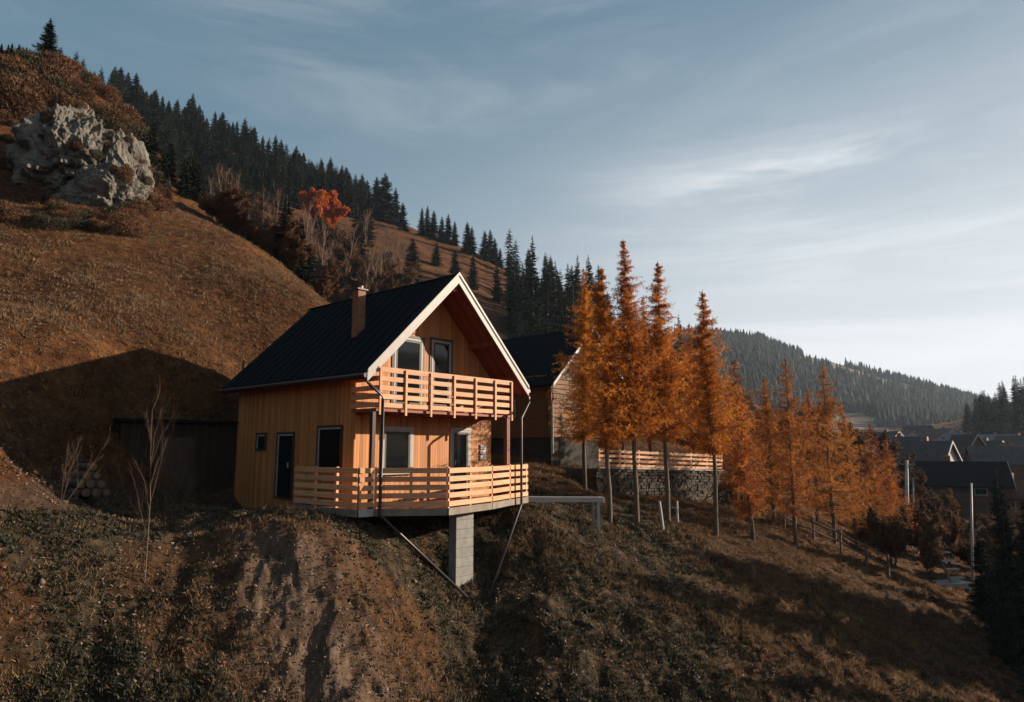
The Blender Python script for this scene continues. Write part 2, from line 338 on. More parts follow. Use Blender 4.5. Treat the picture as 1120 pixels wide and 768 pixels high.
def zones(Q, Z):
    """ground cover by place: soil (bare earth bank), green (weeds), flat yard"""
    X, Y = Q[:, 0], Q[:, 1]
    px, py = pxof(X, np.maximum(Y, 1), Z)
    d = np.hypot(X, Y)
    wob = (nz(Q, .55, 3)-.5)*90
    soil = np.exp(-((px+wob-(300+(py-600)*.45))/75)**2)*sstep(565, 590, py)*(Y < 30)*(Y > 5)
    path = (sstep(515, 540, py)*(1-sstep(552, 566, py))*(px < 290)*(Y < 24)*(Y > 10))
    n_ = nz(Q, .35, 5); green = np.clip(sstep(.42, .62, n_+(.08*(px > 480)+.13)*(py > 556)-.5*soil)+.38*(py > 560)*(1-soil), 0, 1)*(Y < 30)*(py > 540)*(1-.75*sstep(700, 830, px-(py-600)*.3))
    yard = (py > 470)*(py < 548)*(px < 300)*(Y > 14)*(Y < 26)
    return np.clip(soil, 0, 1), green, np.clip(path, 0, 1), yard
def ground_z(Q, fine=True):
    Q = np.asarray(Q, float); z = base_h(Q); d = np.hypot(Q[:, 0], Q[:, 1])
    a = np.clip(d/60, .25, 2.0)
    z = z+(nz(Q, .11, 1, 3)-.5)*1.1*a*sstep(23, 60, d)+(nz(Q, .45, 2, 4)-.5)*.5*np.clip(1-d/160, .0, 1)
    if fine:
        px, py = pxof(Q[:, 0], np.maximum(Q[:, 1], 1), z)
        rough = .35+.65*sstep(545, 590, py)
        z = z+((nz(Q, 2.2, 4, 4)-.5)*(.30+.16*sstep(590, 680, py))*rough)*(d < 60)
        # gullies on the bare bank, running downhill
        wq = (nz(Q, .6, 8, 3)-.5)*2.2; g = nz(np.stack([Q[:, 0]*1.5+Q[:, 1]*.75+wq, Q[:, 1]*.45-Q[:, 0]*.25+wq], 1), 1.2, 7, 5, .62)
        soil = zones(Q, z)[0]; z = z+(g-.5)*.30*soil
    return z
def gz(X, Y): return float(ground_z([(X, Y)])[0])
def hit(px, py, y0=9., y1=420.):
    """where a sight line meets the ground"""
    d = ray(px, py); Ys = np.concatenate([np.arange(y0, 60, .15), np.arange(60, y1, 1.)]); P = d[None, :]*(Ys/d[1])[:, None]
    g = ground_z(P[:, :2]); k = np.where(P[:, 2] < g)[0]
    if not len(k): return None
    p = P[k[0]]; return Vector((p[0], p[1], g[k[0]]))
# polar sheet
angs = np.concatenate([np.linspace(-180, -62, 60, endpoint=False), np.linspace(-62, 62, 760), np.linspace(62, 180, 60, endpoint=False)[1:]])
angs = np.radians(angs)
rad = np.concatenate([np.linspace(.5, 9, 12, endpoint=False), np.exp(np.linspace(math.log(9), math.log(60), 430, endpoint=False)), np.exp(np.linspace(math.log(60), math.log(430), 170, endpoint=False)), np.array([440, 600, 700, 1000, 1500, 2200.])])
A, Rr = np.meshgrid(angs, rad); Qx = np.stack([(Rr*np.sin(A)).ravel(), (Rr*np.cos(A)).ravel()], 1)
Zg = ground_z(Qx); dd = Rr.ravel()
wv = sstep(380, 600, dd); Zg = Zg*(1-wv)+(8)*wv
na, nr = len(angs), len(rad)
ii, jj = np.meshgrid(np.arange(nr-1), np.arange(na), indexing='ij'); j2 = (jj+1) % na
F_ = np.stack([ii*na+jj, ii*na+j2, (ii+1)*na+j2, (ii+1)*na+jj], -1).reshape(-1, 4)
def ground_mat():
    m = bpy.data.materials.new('ground'); m.use_nodes = True; t = m.node_tree; n = t.nodes; l = t.links; bs = n['Principled BSDF']
    bs.inputs['Roughness'].default_value = .95; bs.inputs['Specular IOR Level'].default_value = .1
    tcn = n.new('ShaderNodeTexCoord')
    def noise(s, d=8, r=.65, st=None):
        q = n.new('ShaderNodeTexNoise'); q.inputs['Scale'].default_value = s; q.inputs['Detail'].default_value = d; q.inputs['Roughness'].default_value = r
        if st:
            mp_ = n.new('ShaderNodeMapping'); mp_.inputs['Scale'].default_value = st; l.new(tcn.outputs['Object'], mp_.inputs[0]); l.new(mp_.outputs[0], q.inputs['Vector'])
        else: l.new(tcn.outputs['Object'], q.inputs['Vector'])
        return q.outputs[0]
    def ramp(s, *st, v_=True):
        q = n.new('ShaderNodeValToRGB'); e = q.color_ramp.elements
        st = [(p, tuple(v*(.65 if v_ else 1.) for v in c)) for p, c in st]; e[0].position, e[0].color = st[0][0], (*st[0][1], 1); e[1].position, e[1].color = st[-1][0], (*st[-1][1], 1)
        for p, c in st[1:-1]:
            k = e.new(p); k.color = (*c, 1)
        l.new(s, q.inputs[0]); return q.outputs[0]
    def mixc(f, a, b):
        q = n.new('ShaderNodeMix'); q.data_type = 'RGBA'; l.new(f, q.inputs['Factor']); l.new(a, q.inputs['A']); l.new(b, q.inputs['B']); return q.outputs['Result']
    def at(nm):
        q = n.new('ShaderNodeAttribute'); q.attribute_name = nm; return q.outputs['Fac']
    meadow = ramp(noise(2.6, 10, .75), (.33, (.035, .015, .008)), (.45, (.105, .045, .019)), (.56, (.165, .075, .030)), (.70, (.26, .145, .068)))
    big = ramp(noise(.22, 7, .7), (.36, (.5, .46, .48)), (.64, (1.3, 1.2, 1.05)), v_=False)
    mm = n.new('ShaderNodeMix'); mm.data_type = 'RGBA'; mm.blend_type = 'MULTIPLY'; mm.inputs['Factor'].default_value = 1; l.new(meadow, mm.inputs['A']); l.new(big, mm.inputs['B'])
    soil = ramp(noise(3.5, 10, .7, (1, .35, .6)), (.34, (.08, .05, .035)), (.5, (.20, .13, .09)), (.68, (.34, .235, .165)))
    green = ramp(noise(3.0, 9, .7), (.34, (.02, .02, .013)), (.50, (.06, .046, .028)), (.64, (.15, .10, .06)))
    path = ramp(noise(5, 6), (.35, (.07, .04, .026)), (.65, (.13, .08, .05)))
    c = mixc(at('green'), mm.outputs['Result'], green); c = mixc(at('soil'), c, soil); c = mixc(at('path'), c, path)
    l.new(c, bs.inputs['Base Color'])
    bp = n.new('ShaderNodeBump'); bp.inputs['Strength'].default_value = 1; bp.inputs['Distance'].default_value = .16; l.new(noise(3.2, 12, .72), bp.inputs['Height'])
    bp2 = n.new('ShaderNodeBump'); bp2.inputs['Strength'].default_value = .7; bp2.inputs['Distance'].default_value = .05; l.new(noise(14, 8, .7), bp2.inputs['Height']); l.new(bp.outputs[0], bp2.inputs['Normal'])
    l.new(bp2.outputs[0], bs.inputs['Normal'])
    return m
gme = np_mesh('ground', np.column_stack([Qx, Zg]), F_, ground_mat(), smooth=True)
zs = zones(Qx, Zg)
for nm, v in (('soil', zs[0]), ('green', zs[1]), ('path', zs[2])):
    a = gme.attributes.new(nm, 'FLOAT', 'POINT'); a.data.foreach_set('value', v.astype(np.float32))
tag(link('ground', gme), kind='structure')

# ------------------------------------------------------------------ far hills
def curve(pts, x): return np.interp(x, [p[0] for p in pts], [p[1] for p in pts])
sky_l = [(500,395),(620,372),(700,362),(770,358),(800,362),(830,366),(860,377),(900,386),(930,396),(965,408),(1000,419),(1040,430),(1065,437),(1120,447),(1200,452),(1350,455)]
def hills_z(pxc, t):
    """pxc: bearing, t 0..1 foot to crest, >1 back side"""
    Yb = 430+0*pxc; Yc = 780+curve([(500,0),(1000,140),(1350,300)], pxc)
    Y = Yb+(Yc-Yb)*t
    zc_ = np.array([at_y(a, b, c)[2] for a, b, c in zip(pxc, curve(sky_l, pxc), Yc)])
    tt = np.clip(t, 0, 1)
    z = 6+(zc_-6)*(.75*tt+.25*tt*tt*(3-2*tt))-np.clip(t-1, 0, 9)*120
    X = (pxc-CXP)/FPX*(Y*fv[1]+z*fv[2])
    Q = np.stack([X, Y], 1); z = z+(nz(Q, .008, 9, 4)-.5)*34*np.clip(np.minimum(tt*1.6, (1.12-t)*3.), 0, 1)+(nz(Q, .05, 10, 3)-.5)*4
    return X, Y, z
sky_l = [(a_, b_+7) for a_, b_ in sky_l]
pc = np.linspace(500, 1350, 240); tv = np.concatenate([np.linspace(0, 1, 80), [1.03, 1.08, 1.2, 1.5]])
PC, TV = np.meshgrid(pc, tv); hx, hy, hz_ = hills_z(PC.ravel(), TV.ravel())
ii, jj = np.meshgrid(np.arange(len(tv)-1), np.arange(len(pc)-1), indexing='ij'); k = len(pc)
Fh = np.stack([ii*k+jj, ii*k+jj+1, (ii+1)*k+jj+1, (ii+1)*k+jj], -1).reshape(-1, 4)
M['hill'] = mat('hill_meadow', (.09, .06, .035), .95, var=(.20, .13, .075), vscale=.012, bump=.8, bscale=.08)
tag(link('hills', np_mesh('hills', np.column_stack([hx, hy, hz_]), Fh, M['hill'], smooth=True)), kind='structure')
def cone_trees(X, Y, Z, H, name, rw=.22):
    n_ = len(X); V = []; F = []; K = 6
    # two stacked ragged cones per tree
    vs = []; fs = []; rn = []; off = 0
    for (z0, z1, r0) in ((.06, .62, 1.), (.35, 1.0, .68)):
        th = np.linspace(0, 2*np.pi, K, endpoint=False)[None, :]+RNG.uniform(0, 6, (n_, 1))
        rr = (H*rw*r0)[:, None]*RNG.uniform(.65, 1.2, (n_, K))
        ring = np.stack([X[:, None]+rr*np.cos(th), Y[:, None]+rr*np.sin(th), (Z+H*z0)[:, None]+RNG.uniform(-.06, .06, (n_, K))*H[:, None]], -1)
        tip = np.stack([X+RNG.normal(0, .02, n_)*H, Y, Z+H*z1], -1)[:, None, :]
        V = np.concatenate([ring, tip], 1); vs.append(V.reshape(-1, 3))
        bidx = off+np.arange(n_)[:, None]*(K+1); j = np.arange(K)[None, :]
        fs.append(np.stack([bidx+j, bidx+(j+1) % K, np.broadcast_to(bidx+K, (n_, K))], -1).reshape(-1, 3)); off += n_*(K+1)
        rn.append(np.repeat(RNG.uniform(0, 1, n_), K))
    return np_mesh(name, np.concatenate(vs), np.concatenate(fs), M['spruce_far'], rnd=np.concatenate(rn))
# unseen hillside added at right to darken the panes and cut low sky glow
rx_, ry_ = np.meshgrid(np.linspace(0, 1, 60), np.linspace(0, 1, 90)); an_ = R(44)-ry_.ravel()*R(107); dd_ = 330+rx_.ravel()*420
Xr, Yr = dd_*np.cos(an_), dd_*np.sin(an_)+60; Qr = np.stack([Xr, Yr], 1); Zr = 2+sstep(0, 1, rx_.ravel())*95*sstep(0, .25, ry_.ravel())+(nz(Qr, .008, 30, 4)-.5)*40*rx_.ravel()
ii, jj = np.meshgrid(np.arange(89), np.arange(59), indexing='ij'); Fr = np.stack([ii*60+jj, (ii+1)*60+jj, (ii+1)*60+jj+1, ii*60+jj+1], -1).reshape(-1, 4)
tag(link('added_hillside', np_mesh('added_hillside', np.column_stack([Xr, Yr, Zr]), Fr, M['hill'], smooth=True)), kind='structure')
nT = 16000
pcs = RNG.uniform(600, 1200, nT); tt_ = RNG.uniform(0, 1, nT)**.8
tt_[:900] = RNG.uniform(.97, 1.01, 900); pcs[:900] = RNG.uniform(600, 1200, 900)
fx, fy, fz = hills_z(pcs, tt_)
dens = nz(np.stack([fx, fy*.6], 1), .011, 12, 3); keep = (dens > .44+.10*(tt_ < .35)) & (RNG.uniform(0, 1, nT) < .85)
keep[:900] &= RNG.uniform(0, 1, 900) < .8
fx, fy, fz = fx[keep], fy[keep], fz[keep]
tag(link('far_forest', cone_trees(fx, fy, fz-.5, RNG.uniform(6, 15, len(fx)), 'far_forest')), label='far-off dark spruce forest covering the hazy hill across the valley', cat='forest', kind='stuff')

# ------------------------------------------------------------------ the wooden house
HO = Vector((-3.54, 17.586, -1.65)); HR = math.atan2(.753, .658)
def hw(x, y, z): return HO+Vector((.658*x-.753*y, .753*x+.658*y, z))
house = empty('wooden_house', HO, HR, 'varnished pine house with steep dark roof, slatted balcony and deck above the bank', 'house')
WL, WR, WF, WB = .20, 5.6, 1.1, 7.5
RX, RZ, TL, TR = 2.95, 6.79, -.25, 6.15     # ridge and eave tips
def roof_z(x, dz=0): return RZ-abs(x-RX)*.985+dz
# walls: a closed shell; gable walls carry the roof slope
g = MB(); g.prism_y([(WL, -.0), (WR, -.0), (WR, roof_z(WR, -.26)), (RX, RZ-.26), (WL, roof_z(WL, -.26))], WF, WF+.16); g.build('front_wall', M['plank_wall'], house)
g = MB(); g.prism_y([(WL, -.2), (WR, -.2), (WR, roof_z(WR, -.26)), (RX, RZ-.26), (WL, roof_z(WL, -.26))], WB-.16, WB); g.build('rear_wall', M['plank_wall'], house)
g = MB(); g.box(WL+.002, WL+.16, WF+.162, WB-.162, -.2, roof_z(WL, -.27)); g.build('side_wall', M['plank_side'], house)
g = MB(); g.box(WR-.16, WR-.002, WF+.162, WB-.162, -.2, roof_z(WR, -.27)); g.build('side_wall', M['plank_side'], house)
g = MB(); g.box(WL-.02, WL+.005, WF-.03, WF+.09, .0, roof_z(WL, -.27)); g.build('corner_board', M['plank_wall'], house)
# roof: covering above, boarded soffit below
Y0, Y1 = 0.0, 7.85
def slope_prism(x0, x1, dz0, dz1, y0, y1):
    return [(x0, roof_z(x0, dz0)), (x1, roof_z(x1, dz0)), (x1, roof_z(x1, dz1)), (x0, roof_z(x0, dz1))]
roof_o = None
g = MB(); g.prism_y([(TL, roof_z(TL)), (TL, roof_z(TL, -.07)), (RX, RZ-.07), (TR, roof_z(TR, -.07)), (TR, roof_z(TR)), (RX, RZ)], Y0, Y1)
nseam = 0
for sgn in (-1, 1):                                # raised seams
    xe = TL if sgn < 0 else TR
    for i in range(1, 17):
        y = Y0+i*(Y1-Y0)/17
        g.bar((xe, y, roof_z(xe, .012)), (RX, y, RZ+.012), .03, .03)
roof_o = g.build('roof', M['roof'], house)
g = MB(); g.prism_y([(TL+.02, roof_z(TL+.02, -.073)), (TL+.02, roof_z(TL+.02, -.23)), (RX, RZ-.23), (TR-.02, roof_z(TR-.02, -.23)), (TR-.02, roof_z(TR-.02, -.073)), (RX, RZ-.073)], Y0+.03, Y1-.03)
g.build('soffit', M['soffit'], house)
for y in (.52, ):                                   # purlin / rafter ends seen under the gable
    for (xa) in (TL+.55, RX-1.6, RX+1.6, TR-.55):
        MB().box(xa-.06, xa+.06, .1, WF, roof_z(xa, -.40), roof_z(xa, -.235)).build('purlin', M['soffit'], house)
    MB().box(RX-.07, RX+.07, .1, WF, RZ-.50, RZ-.24).build('purlin', M['soffit'], house)
for sgn in (-1, 1):
    xe = TL-.02 if sgn < 0 else TR+.02
    g = MB(); g.prism_y([(xe, roof_z(xe, .03)), (xe, roof_z(xe, -.27)), (RX, RZ-.27), (RX, RZ+.03)], -.035, -.002)
    bb = g.build('barge_board', M['barge'], house)
    g = MB(); g.prism_y([(xe, roof_z(xe, .065)), (xe, roof_z(xe, -.03)), (RX, RZ-.03), (RX, RZ+.065)], -.062, -.037); g.build('verge_trim', M['barge'], bb)
    g = MB(); xx = TL-.06 if sgn < 0 else TR+.06; g.tube([(xx, -.02, roof_z(xx, -.06)), (xx, Y1, roof_z(xx, -.05))], .065, 10); g.build('gutter', M['dark_metal'] if sgn < 0 else M['barge'], house)
g = MB(); g.tube([(RX, -.03, RZ+.0), (RX, Y1, RZ+.0)], .05, 8); g.build('ridge_cap', M['roof'], roof_o)
# rear vent stub on the eave
g = MB(); g.tube([(.4, 7.75, roof_z(.4)), (.4, 7.75, roof_z(.4)+.35)], .035, 8); g.build('vent_pipe', M['dark_metal'], house)
# chimney
g = MB(); CHX, CHY = 1.2, 2.45; g.box(CHX-.14, CHX+.14, CHY-.14, CHY+.14, roof_z(CHX)-.35, 6.36); ch = g.build('chimney', M['brick'], house, bevel=.008)
g = MB(); g.box(CHX-.19, CHX+.19, CHY-.19, CHY+.19, 6.362, 6.41); g.tube([(CHX, CHY, 6.40), (CHX, CHY, 6.5)], .12, 12); g.build('chimney_cap', M['dark_metal'], ch)
def window_front(x0, x1, z0, z1, y, kind='window', sash=None, frame='white_frame'):
    """frame stands proud of the wall with the pane set back in it; faces -y"""
    w = MB(); t = .07; f0, f1 = y-.035, y-.002
    w.box(x0, x1, f0, f1, z1-t, z1); w.box(x0, x1, f0, f1, z0, z0+t); w.box(x0, x0+t, f0, f1, z0+t, z1-t); w.box(x1-t, x1, f0, f1, z0+t, z1-t)
    o = w.build(kind, M[frame], house, bevel=.004)
    MB().box(x0+t, x1-t, y-.014, y-.003, z0+t, z1-t).build('pane', M['glass'], o)
    w = MB(); s = .045; a0, a1 = x0+t+.01, x1-t-.01
    w.box(a0, a1, y-.028, y-.015, z1-t-.01-s, z1-t-.01); w.box(a0, a1, y-.028, y-.015, z0+t+.01, z0+t+.01+s); w.box(a0, a0+s, y-.028, y-.015, z0+t+.01+s, z1-t-.01-s); w.box(a1-s, a1, y-.028, y-.015, z0+t+.01+s, z1-t-.01-s)
    w.build('sash', M[sash or 'dark_frame'], o)
    w = MB(); w.box(x0-.07, x1+.07, y-.05, y-.001, z1+.002, z1+.07); w.box(x0-.07, x0-.002, y-.025, y-.001, z0, z1); w.box(x1+.002, x1+.07, y-.025, y-.001, z0, z1); w.build('trim', M['dark_frame'] if z0 > 2.5 else M['barge'], o)
    if kind == 'window': MB().box(x0-.04, x1+.04, y-.10, y-.001, z0-.04, z0-.003).build('sill', M['barge'], o)
    return o
window_front(1.15, 2.2, .98, 2.2, WF)
d = window_front(3.82, 4.56, .18, 2.22, WF, 'glazed_door'); MB().bar((3.94, WF-.05, 1.15), (3.94, WF-.05, 1.3), .03, .03).build('handle', M['barge'], d)
window_front(1.48, 2.56, 2.86, 4.88, WF, 'balcony_door'); window_front(2.92, 3.72, 2.86, 4.94, WF, 'balcony_door')
def window_side(y0, y1, z0, z1, kind='window', frame='dark_frame'):
    x = WL; w = MB(); t = .06; f0, f1 = x-.05, x-.002
    w.box(f0, f1, y0, y1, z1-t, z1); w.box(f0, f1, y0, y1, z0, z0+t); w.box(f0, f1, y0, y0+t, z0+t, z1-t); w.box(f0, f1, y1-t, y1, z0+t, z1-t)
    o = w.build(kind, M[frame], house)
    MB().box(x-.02, x-.003, y0+t, y1-t, z0+t, z1-t).build('pane', M['glass'], o)
    w = MB(); s = .05; w.box(x-.04, x-.021, y1-t-s, y1-t, z0+t, z1-t); w.box(x-.04, x-.021, y0+t, y1-t-s, z1-t-s, z1-t); w.build('sash', M['white_frame'], o)
    return o
window_side(1.61, 2.80, 1.08, 2.30); window_side(5.6, 6.2, 1.6, 2.15)
d = window_side(4.0, 4.95, .18, 2.15, 'side_door'); MB().bar((WL-.08, 4.2, 1.1), (WL-.08, 4.2, 1.25), .03, .03).build('handle', M['barge'], d)
for k in range(3): tag(MB().box(5.06, 5.32, WF-.045, WF-.002, 1.30+k*.17, 1.44+k*.17).build('meter_box', M['paper'], house, bevel=.006))
# balcony
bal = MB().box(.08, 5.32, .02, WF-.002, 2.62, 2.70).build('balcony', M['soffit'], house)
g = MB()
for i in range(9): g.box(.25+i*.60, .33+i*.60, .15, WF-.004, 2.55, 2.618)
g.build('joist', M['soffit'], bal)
BZ = [(2.72, 2.84), (2.93, 3.06), (3.16, 3.29), (3.40, 3.53), (3.63, 3.77)]
for (z0, z1) in BZ:
    j = .006*math.sin(z0*37); MB().box(.06, 5.34, -.055, -.025, z0+j, z1+j).build('railing_board', M['rail'], bal, bevel=.004)
    MB().box(.055, .085, -.022, WF-.003, z0+j, z1+j).build('railing_board', M['rail'], bal)
    MB().box(5.315, 5.345, -.022, WF-.003, z0+j, z1+j).build('railing_board', M['rail'], bal)
for x in (.12, .98, 1.88, 2.78, 3.66, 4.52, 5.28): MB().box(x-.035, x+.035, -.1, -.058, 2.52, 3.74).build('railing_post', M['rail'], bal, bevel=.004)
MB().box(5.2, 5.34, .05, .19, .15, 2.60).build('porch_post', M['red_post'], house)
MB().box(.0, .10, .05, .17, .15, 2.60).build('porch_post', M['dark_frame'], house)
# terrace deck
DP = [(-.42, 2.9), (-.42, .0), (.02, -.04), (1.40, -1.30), (3.45, -.92), (4.75, -.45), (5.95, -.15), (5.95, 1.3), (.12, 1.3), (.12, 2.9)]
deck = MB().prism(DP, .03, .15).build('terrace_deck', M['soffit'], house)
segs = [(0, 1), (1, 2), (2, 3), (3, 4), (4, 5), (5, 6)]
for a_, b_ in segs:
    p = Vector((*DP[a_], .065)); q = Vector((*DP[b_], .065)); dn = (q-p).normalized(); out_ = Vector((dn.y, -dn.x, 0))
    if out_.dot(Vector((3, 3, 0))-p) > 0: out_ = -out_
    ins = dn*.012
    MB().bar(p+out_*.022+ins, q+out_*.022-ins, .036, .18).build('fascia', M['beam'] if a_ != 1 else M['barge'], deck)
    for k, z in enumerate((.26, .47, .68, .89, 1.10)):
        zz_ = z+.005*math.sin(k*5+a_); MB().bar(Vector((p.x, p.y, zz_))+out_*.02+ins*1.5, Vector((q.x, q.y, zz_))+out_*.02-ins*1.5, .028, .132).build('railing_board', M['rail'], deck, bevel=.004)
    ln = (q-p).length; npst = max(1, round(ln/.95))
    for k in range(npst+1):
        if k == npst and a_ != 5: continue
        c = p+dn*(ln*k/npst)+dn*(.05 if k == 0 else (-.05 if k == npst else 0))-out_*.035
        MB().box(-.035, .035, -.035, .035, .152, 1.19, Matrix.Translation((c.x, c.y, 0))@Matrix.Rotation(math.atan2(dn.y, dn.x), 4, 'Z')).build('railing_post', M['rail'], deck)
g = MB()
for i in range(7): g.bar((.3+i*.85, 1.2, -.02), (.3+i*.85, -.1-(.6 if 1 <= i <= 4 else 0), -.02), .08, .1)
g.build('joist', M['dark_frame'], deck)
# supporting pillar of concrete blocks
pz = at_y(504, 640, 19.0); ploc = Matrix.Rotation(-HR, 3, 'Z')@(Vector(pz)-HO)
g = MB()
for k in range(10): g.box(ploc.x-.33, ploc.x+.33, ploc.y-.14, ploc.y+.14, .0-.245*(k+1)+.006, .0-.245*k-.004)
g.box(ploc.x-.31, ploc.x+.31, ploc.y-.125, ploc.y+.125, -2.6, .01)
g.build('pillar', M['concrete'], house, bevel=.006)
# foundation under the back half
MB().box(WL+.05, WR-.05, WF+1.6, WB-.05, -1.6, -.202).build('foundation', M['concrete'], house)
def tl(w): return Matrix.Rotation(-HR, 3, 'Z')@(Vector(w)-HO)
gp = tl(hit(512, 659) or at_y(512, 659, 18)); gp2 = tl(hit(534, 660) or at_y(534, 660, 18))
MB().tube([(TL-.05, .05, roof_z(TL)-.1), (TL-.02, -.02, 3.36), (TL+.06, -.1, 3.24), (.06, -.22, 3.02), (.08, -.24, 2.9), (.08, -.24, .02), (.12, -.26, -.03), tuple(gp)], .042, 10).build('downpipe', M['dark_metal'], house, smooth=True)
MB().tube([(TR+.05, .05, roof_z(TR)-.12), (TR+.03, -.05, 3.3), (TR-.05, -.1, 3.16), (5.35, -.5, 2.72), (5.22, -.52, 2.6), (5.22, -.52, .0), (5.18, -.52, -.08), tuple(gp2)], .04, 10).build('downpipe', M['barge'] if False else M['dark_metal'], house, smooth=True)

# pale beam on short legs beside the deck
bq0 = hw(6.02, -.1, .07); bq1 = Vector(at_y(660, 546.5, 22.6)); dirb = (bq1-bq0)
bm_ = empty('beam_rail', (bq0.x, bq0.y, bq0.z-.1), 0, 'pale wooden beam on short legs running right from the deck corner', 'beam')
MB().bar(bq0-bm_.location, bq1-bm_.location, .18, .17).build('beam', M['barge'], bm_, bevel=.008)
for f in (.86, .93):
    c = bq0+dirb*f; MB().box(c.x-.05-bm_.location.x, c.x+.05-bm_.location.x, c.y-.05-bm_.location.y, c.y+.05-bm_.location.y, gz(c.x, c.y)-.2-bm_.location.z, c.z-.09-bm_.location.z).build('leg', M['beam'] if f < .9 else M['barge'], bm_)

# ------------------------------------------------------------------ second house behind the larches
H2 = Vector(at_y(603, 500, 30.2)); H2.z = -.5
h2 = empty('log_house', H2, HR, 'brown log house with grey patterned gable standing behind the orange larches', 'house')
EZ = 3.75; W2, D2 = 5.4, 8.0; HWD = W2/2; RS = .92
def r2z(x, dz=0): return EZ+RS*(HWD-abs(x-HWD))+dz
g = MB(); g.box(0, W2, 0, .2, 1.0, EZ-.1)
for i in range(13): g.box(-.03, W2+.03, -.045, -.002, 1.02+i*.215, 1.20+i*.215)
M['log_wall'] = mat('log_wall', (.24, .11, .035), .7, var=(.17, .075, .025), vscale=3, bump=.004, stretch=(.5, .5, 6))
g.build('front_wall', M['log_wall'], h2)
g = MB(); g.box(.0, .2, .205, D2, 1.0, EZ-.1); g.box(W2-.2, W2, .205, D2, 1.0, EZ-.1); g.box(.2, W2-.2, D2-.2, D2-.002, 1.0, EZ-.1)
for i in range(13): g.box(-.045, -.002, .205, D2, 1.02+i*.215, 1.20+i*.215)
g.build('side_wall', M['log_wall'], h2)
MB().box(.04, W2-.04, .04, D2-.04, -1.6, .998).build('base', M['shade_dark_base'], h2)
MB().prism_y([(.2, EZ-.05), (W2-.2, EZ-.05), (HWD, EZ+RS*HWD-.35)], .0, .12).build('gable', M['lattice'], h2)
g = MB()                                            # crossed laths over the gable
for k in range(-12, 26):
    for s in (1, -1):
        pts = []
        for t in np.linspace(0, HWD, 61):
            x = k*.26+(t if s > 0 else -t)+ (0 if s > 0 else HWD)
            z = EZ+t
            if .25 < x < W2-.25 and z < r2z(x, -.22): pts.append((x, z))
        if len(pts) > 2: g.bar((pts[0][0], -.02-.012*s, pts[0][1]), (pts[-1][0], -.02-.012*s, pts[-1][1]), .018, .05)
g.build('lattice', M['concrete'], h2)
r2o = MB().prism_y([(-.45, r2z(-.45)), (-.45, r2z(-.45, -.14)), (HWD, r2z(HWD, -.14)), (W2+.45, r2z(W2+.45, -.14)), (W2+.45, r2z(W2+.45)), (HWD, r2z(HWD))], -.5, D2+.4).build('roof', M['roof'], h2)
for s in (-1, 1):
    xe = -.47 if s < 0 else W2+.47
    MB().prism_y([(xe, r2z(xe, .02)), (xe, r2z(xe, -.13)), (HWD, r2z(HWD, -.13)), (HWD, r2z(HWD, .02))], -.535, -.502).build('barge_board', M['barge'], h2)
MB().tube([(-.5, -.5, EZ-.5), (-.55, -.5, EZ-.75), (-.2, -.3, EZ-1.0), (-.05, -.12, EZ-1.15), (-.05, -.12, .3)], .045, 8).build('downpipe', M['white_frame'], h2)
wx = MB(); wx.box(-.09, -.05, 2.0, 3.1, 1.9, 2.75); wo = wx.build('window', M['white_frame'], h2); MB().box(-.1, -.092, 2.08, 3.02, 1.98, 2.67).build('pane', M['glass'], wo)
wx = MB(); wx.box(2.5, 3.5, -.09, -.05, 1.9, 2.8); wo = wx.build('window', M['white_frame'], h2); MB().box(2.58, 3.42, -.1, -.092, 1.98, 2.72).build('pane', M['glass'], wo)
cc = MB(); cc.box(.75, 1.2, 4.6, 5.05, r2z(1)-.6, r2z(1)+.75); co = cc.build('chimney', M['dark_metal'], h2)
cc = MB(); pts = [(.72, 4.82, r2z(1)+.2)]+[(.97-.30*math.cos(t), 4.82, r2z(1)+.78+.22*math.sin(t)) for t in np.linspace(0, math.pi, 9)]; cc.tube(pts, .045, 8); cc.build('chimney_cap', M['white_frame'], co)

# its terrace: stone retaining wall with a slatted rail on top
t2a = Vector(at_y(656, 512, 29.0)); t2b = Vector(at_y(790, 515, 34.9))
dr = (t2b-t2a).normalized(); ang2 = math.atan2(dr.y, dr.x); ln2 = (t2b-t2a).length; tilt2 = -math.asin(dr.z)
tw = empty('retaining_wall', t2a, ang2, 'rough stone retaining wall below the slatted railing under the larches', 'wall')
tw.rotation_euler = (0, tilt2, ang2)
g = MB(); rr_ = random.Random(3)
for row in range(12):
    x = -rr_.random()*.2-.1
    while x < ln2+.2:
        w_ = rr_.uniform(.12, .38); z1 = -.02-row*.14; dp = rr_.uniform(0, .07)
        g.box(x, x+w_-.02, -dp, .5, z1-.13+rr_.uniform(-.01, .01), z1); x += w_
g.box(-.05, ln2+.1, .03, 3.5, -1.75, -.035)
g.build('stonework', M['stone'], tw, bevel=.015)
rl = empty('slatted_railing', t2a+Vector((0, 0, .0)), ang2, 'pale horizontal slatted railing along the top of the stone wall', 'railing')
rl.rotation_euler = (0, tilt2, ang2)
for z in (.12, .32, .52, .72): MB().box(-.1, ln2+.05, -.02, .01, z-.055, z+.055).build('railing_board', M['rail'], rl)
for k in range(8): x = k*ln2/7; MB().box(x-.04, x+.04, .012, .09, -.01, .82).build('railing_post', M['rail'], rl)
MB().box(-.12, ln2+.07, -.08, .12, -.012, .045).build('coping', M['barge'], rl)

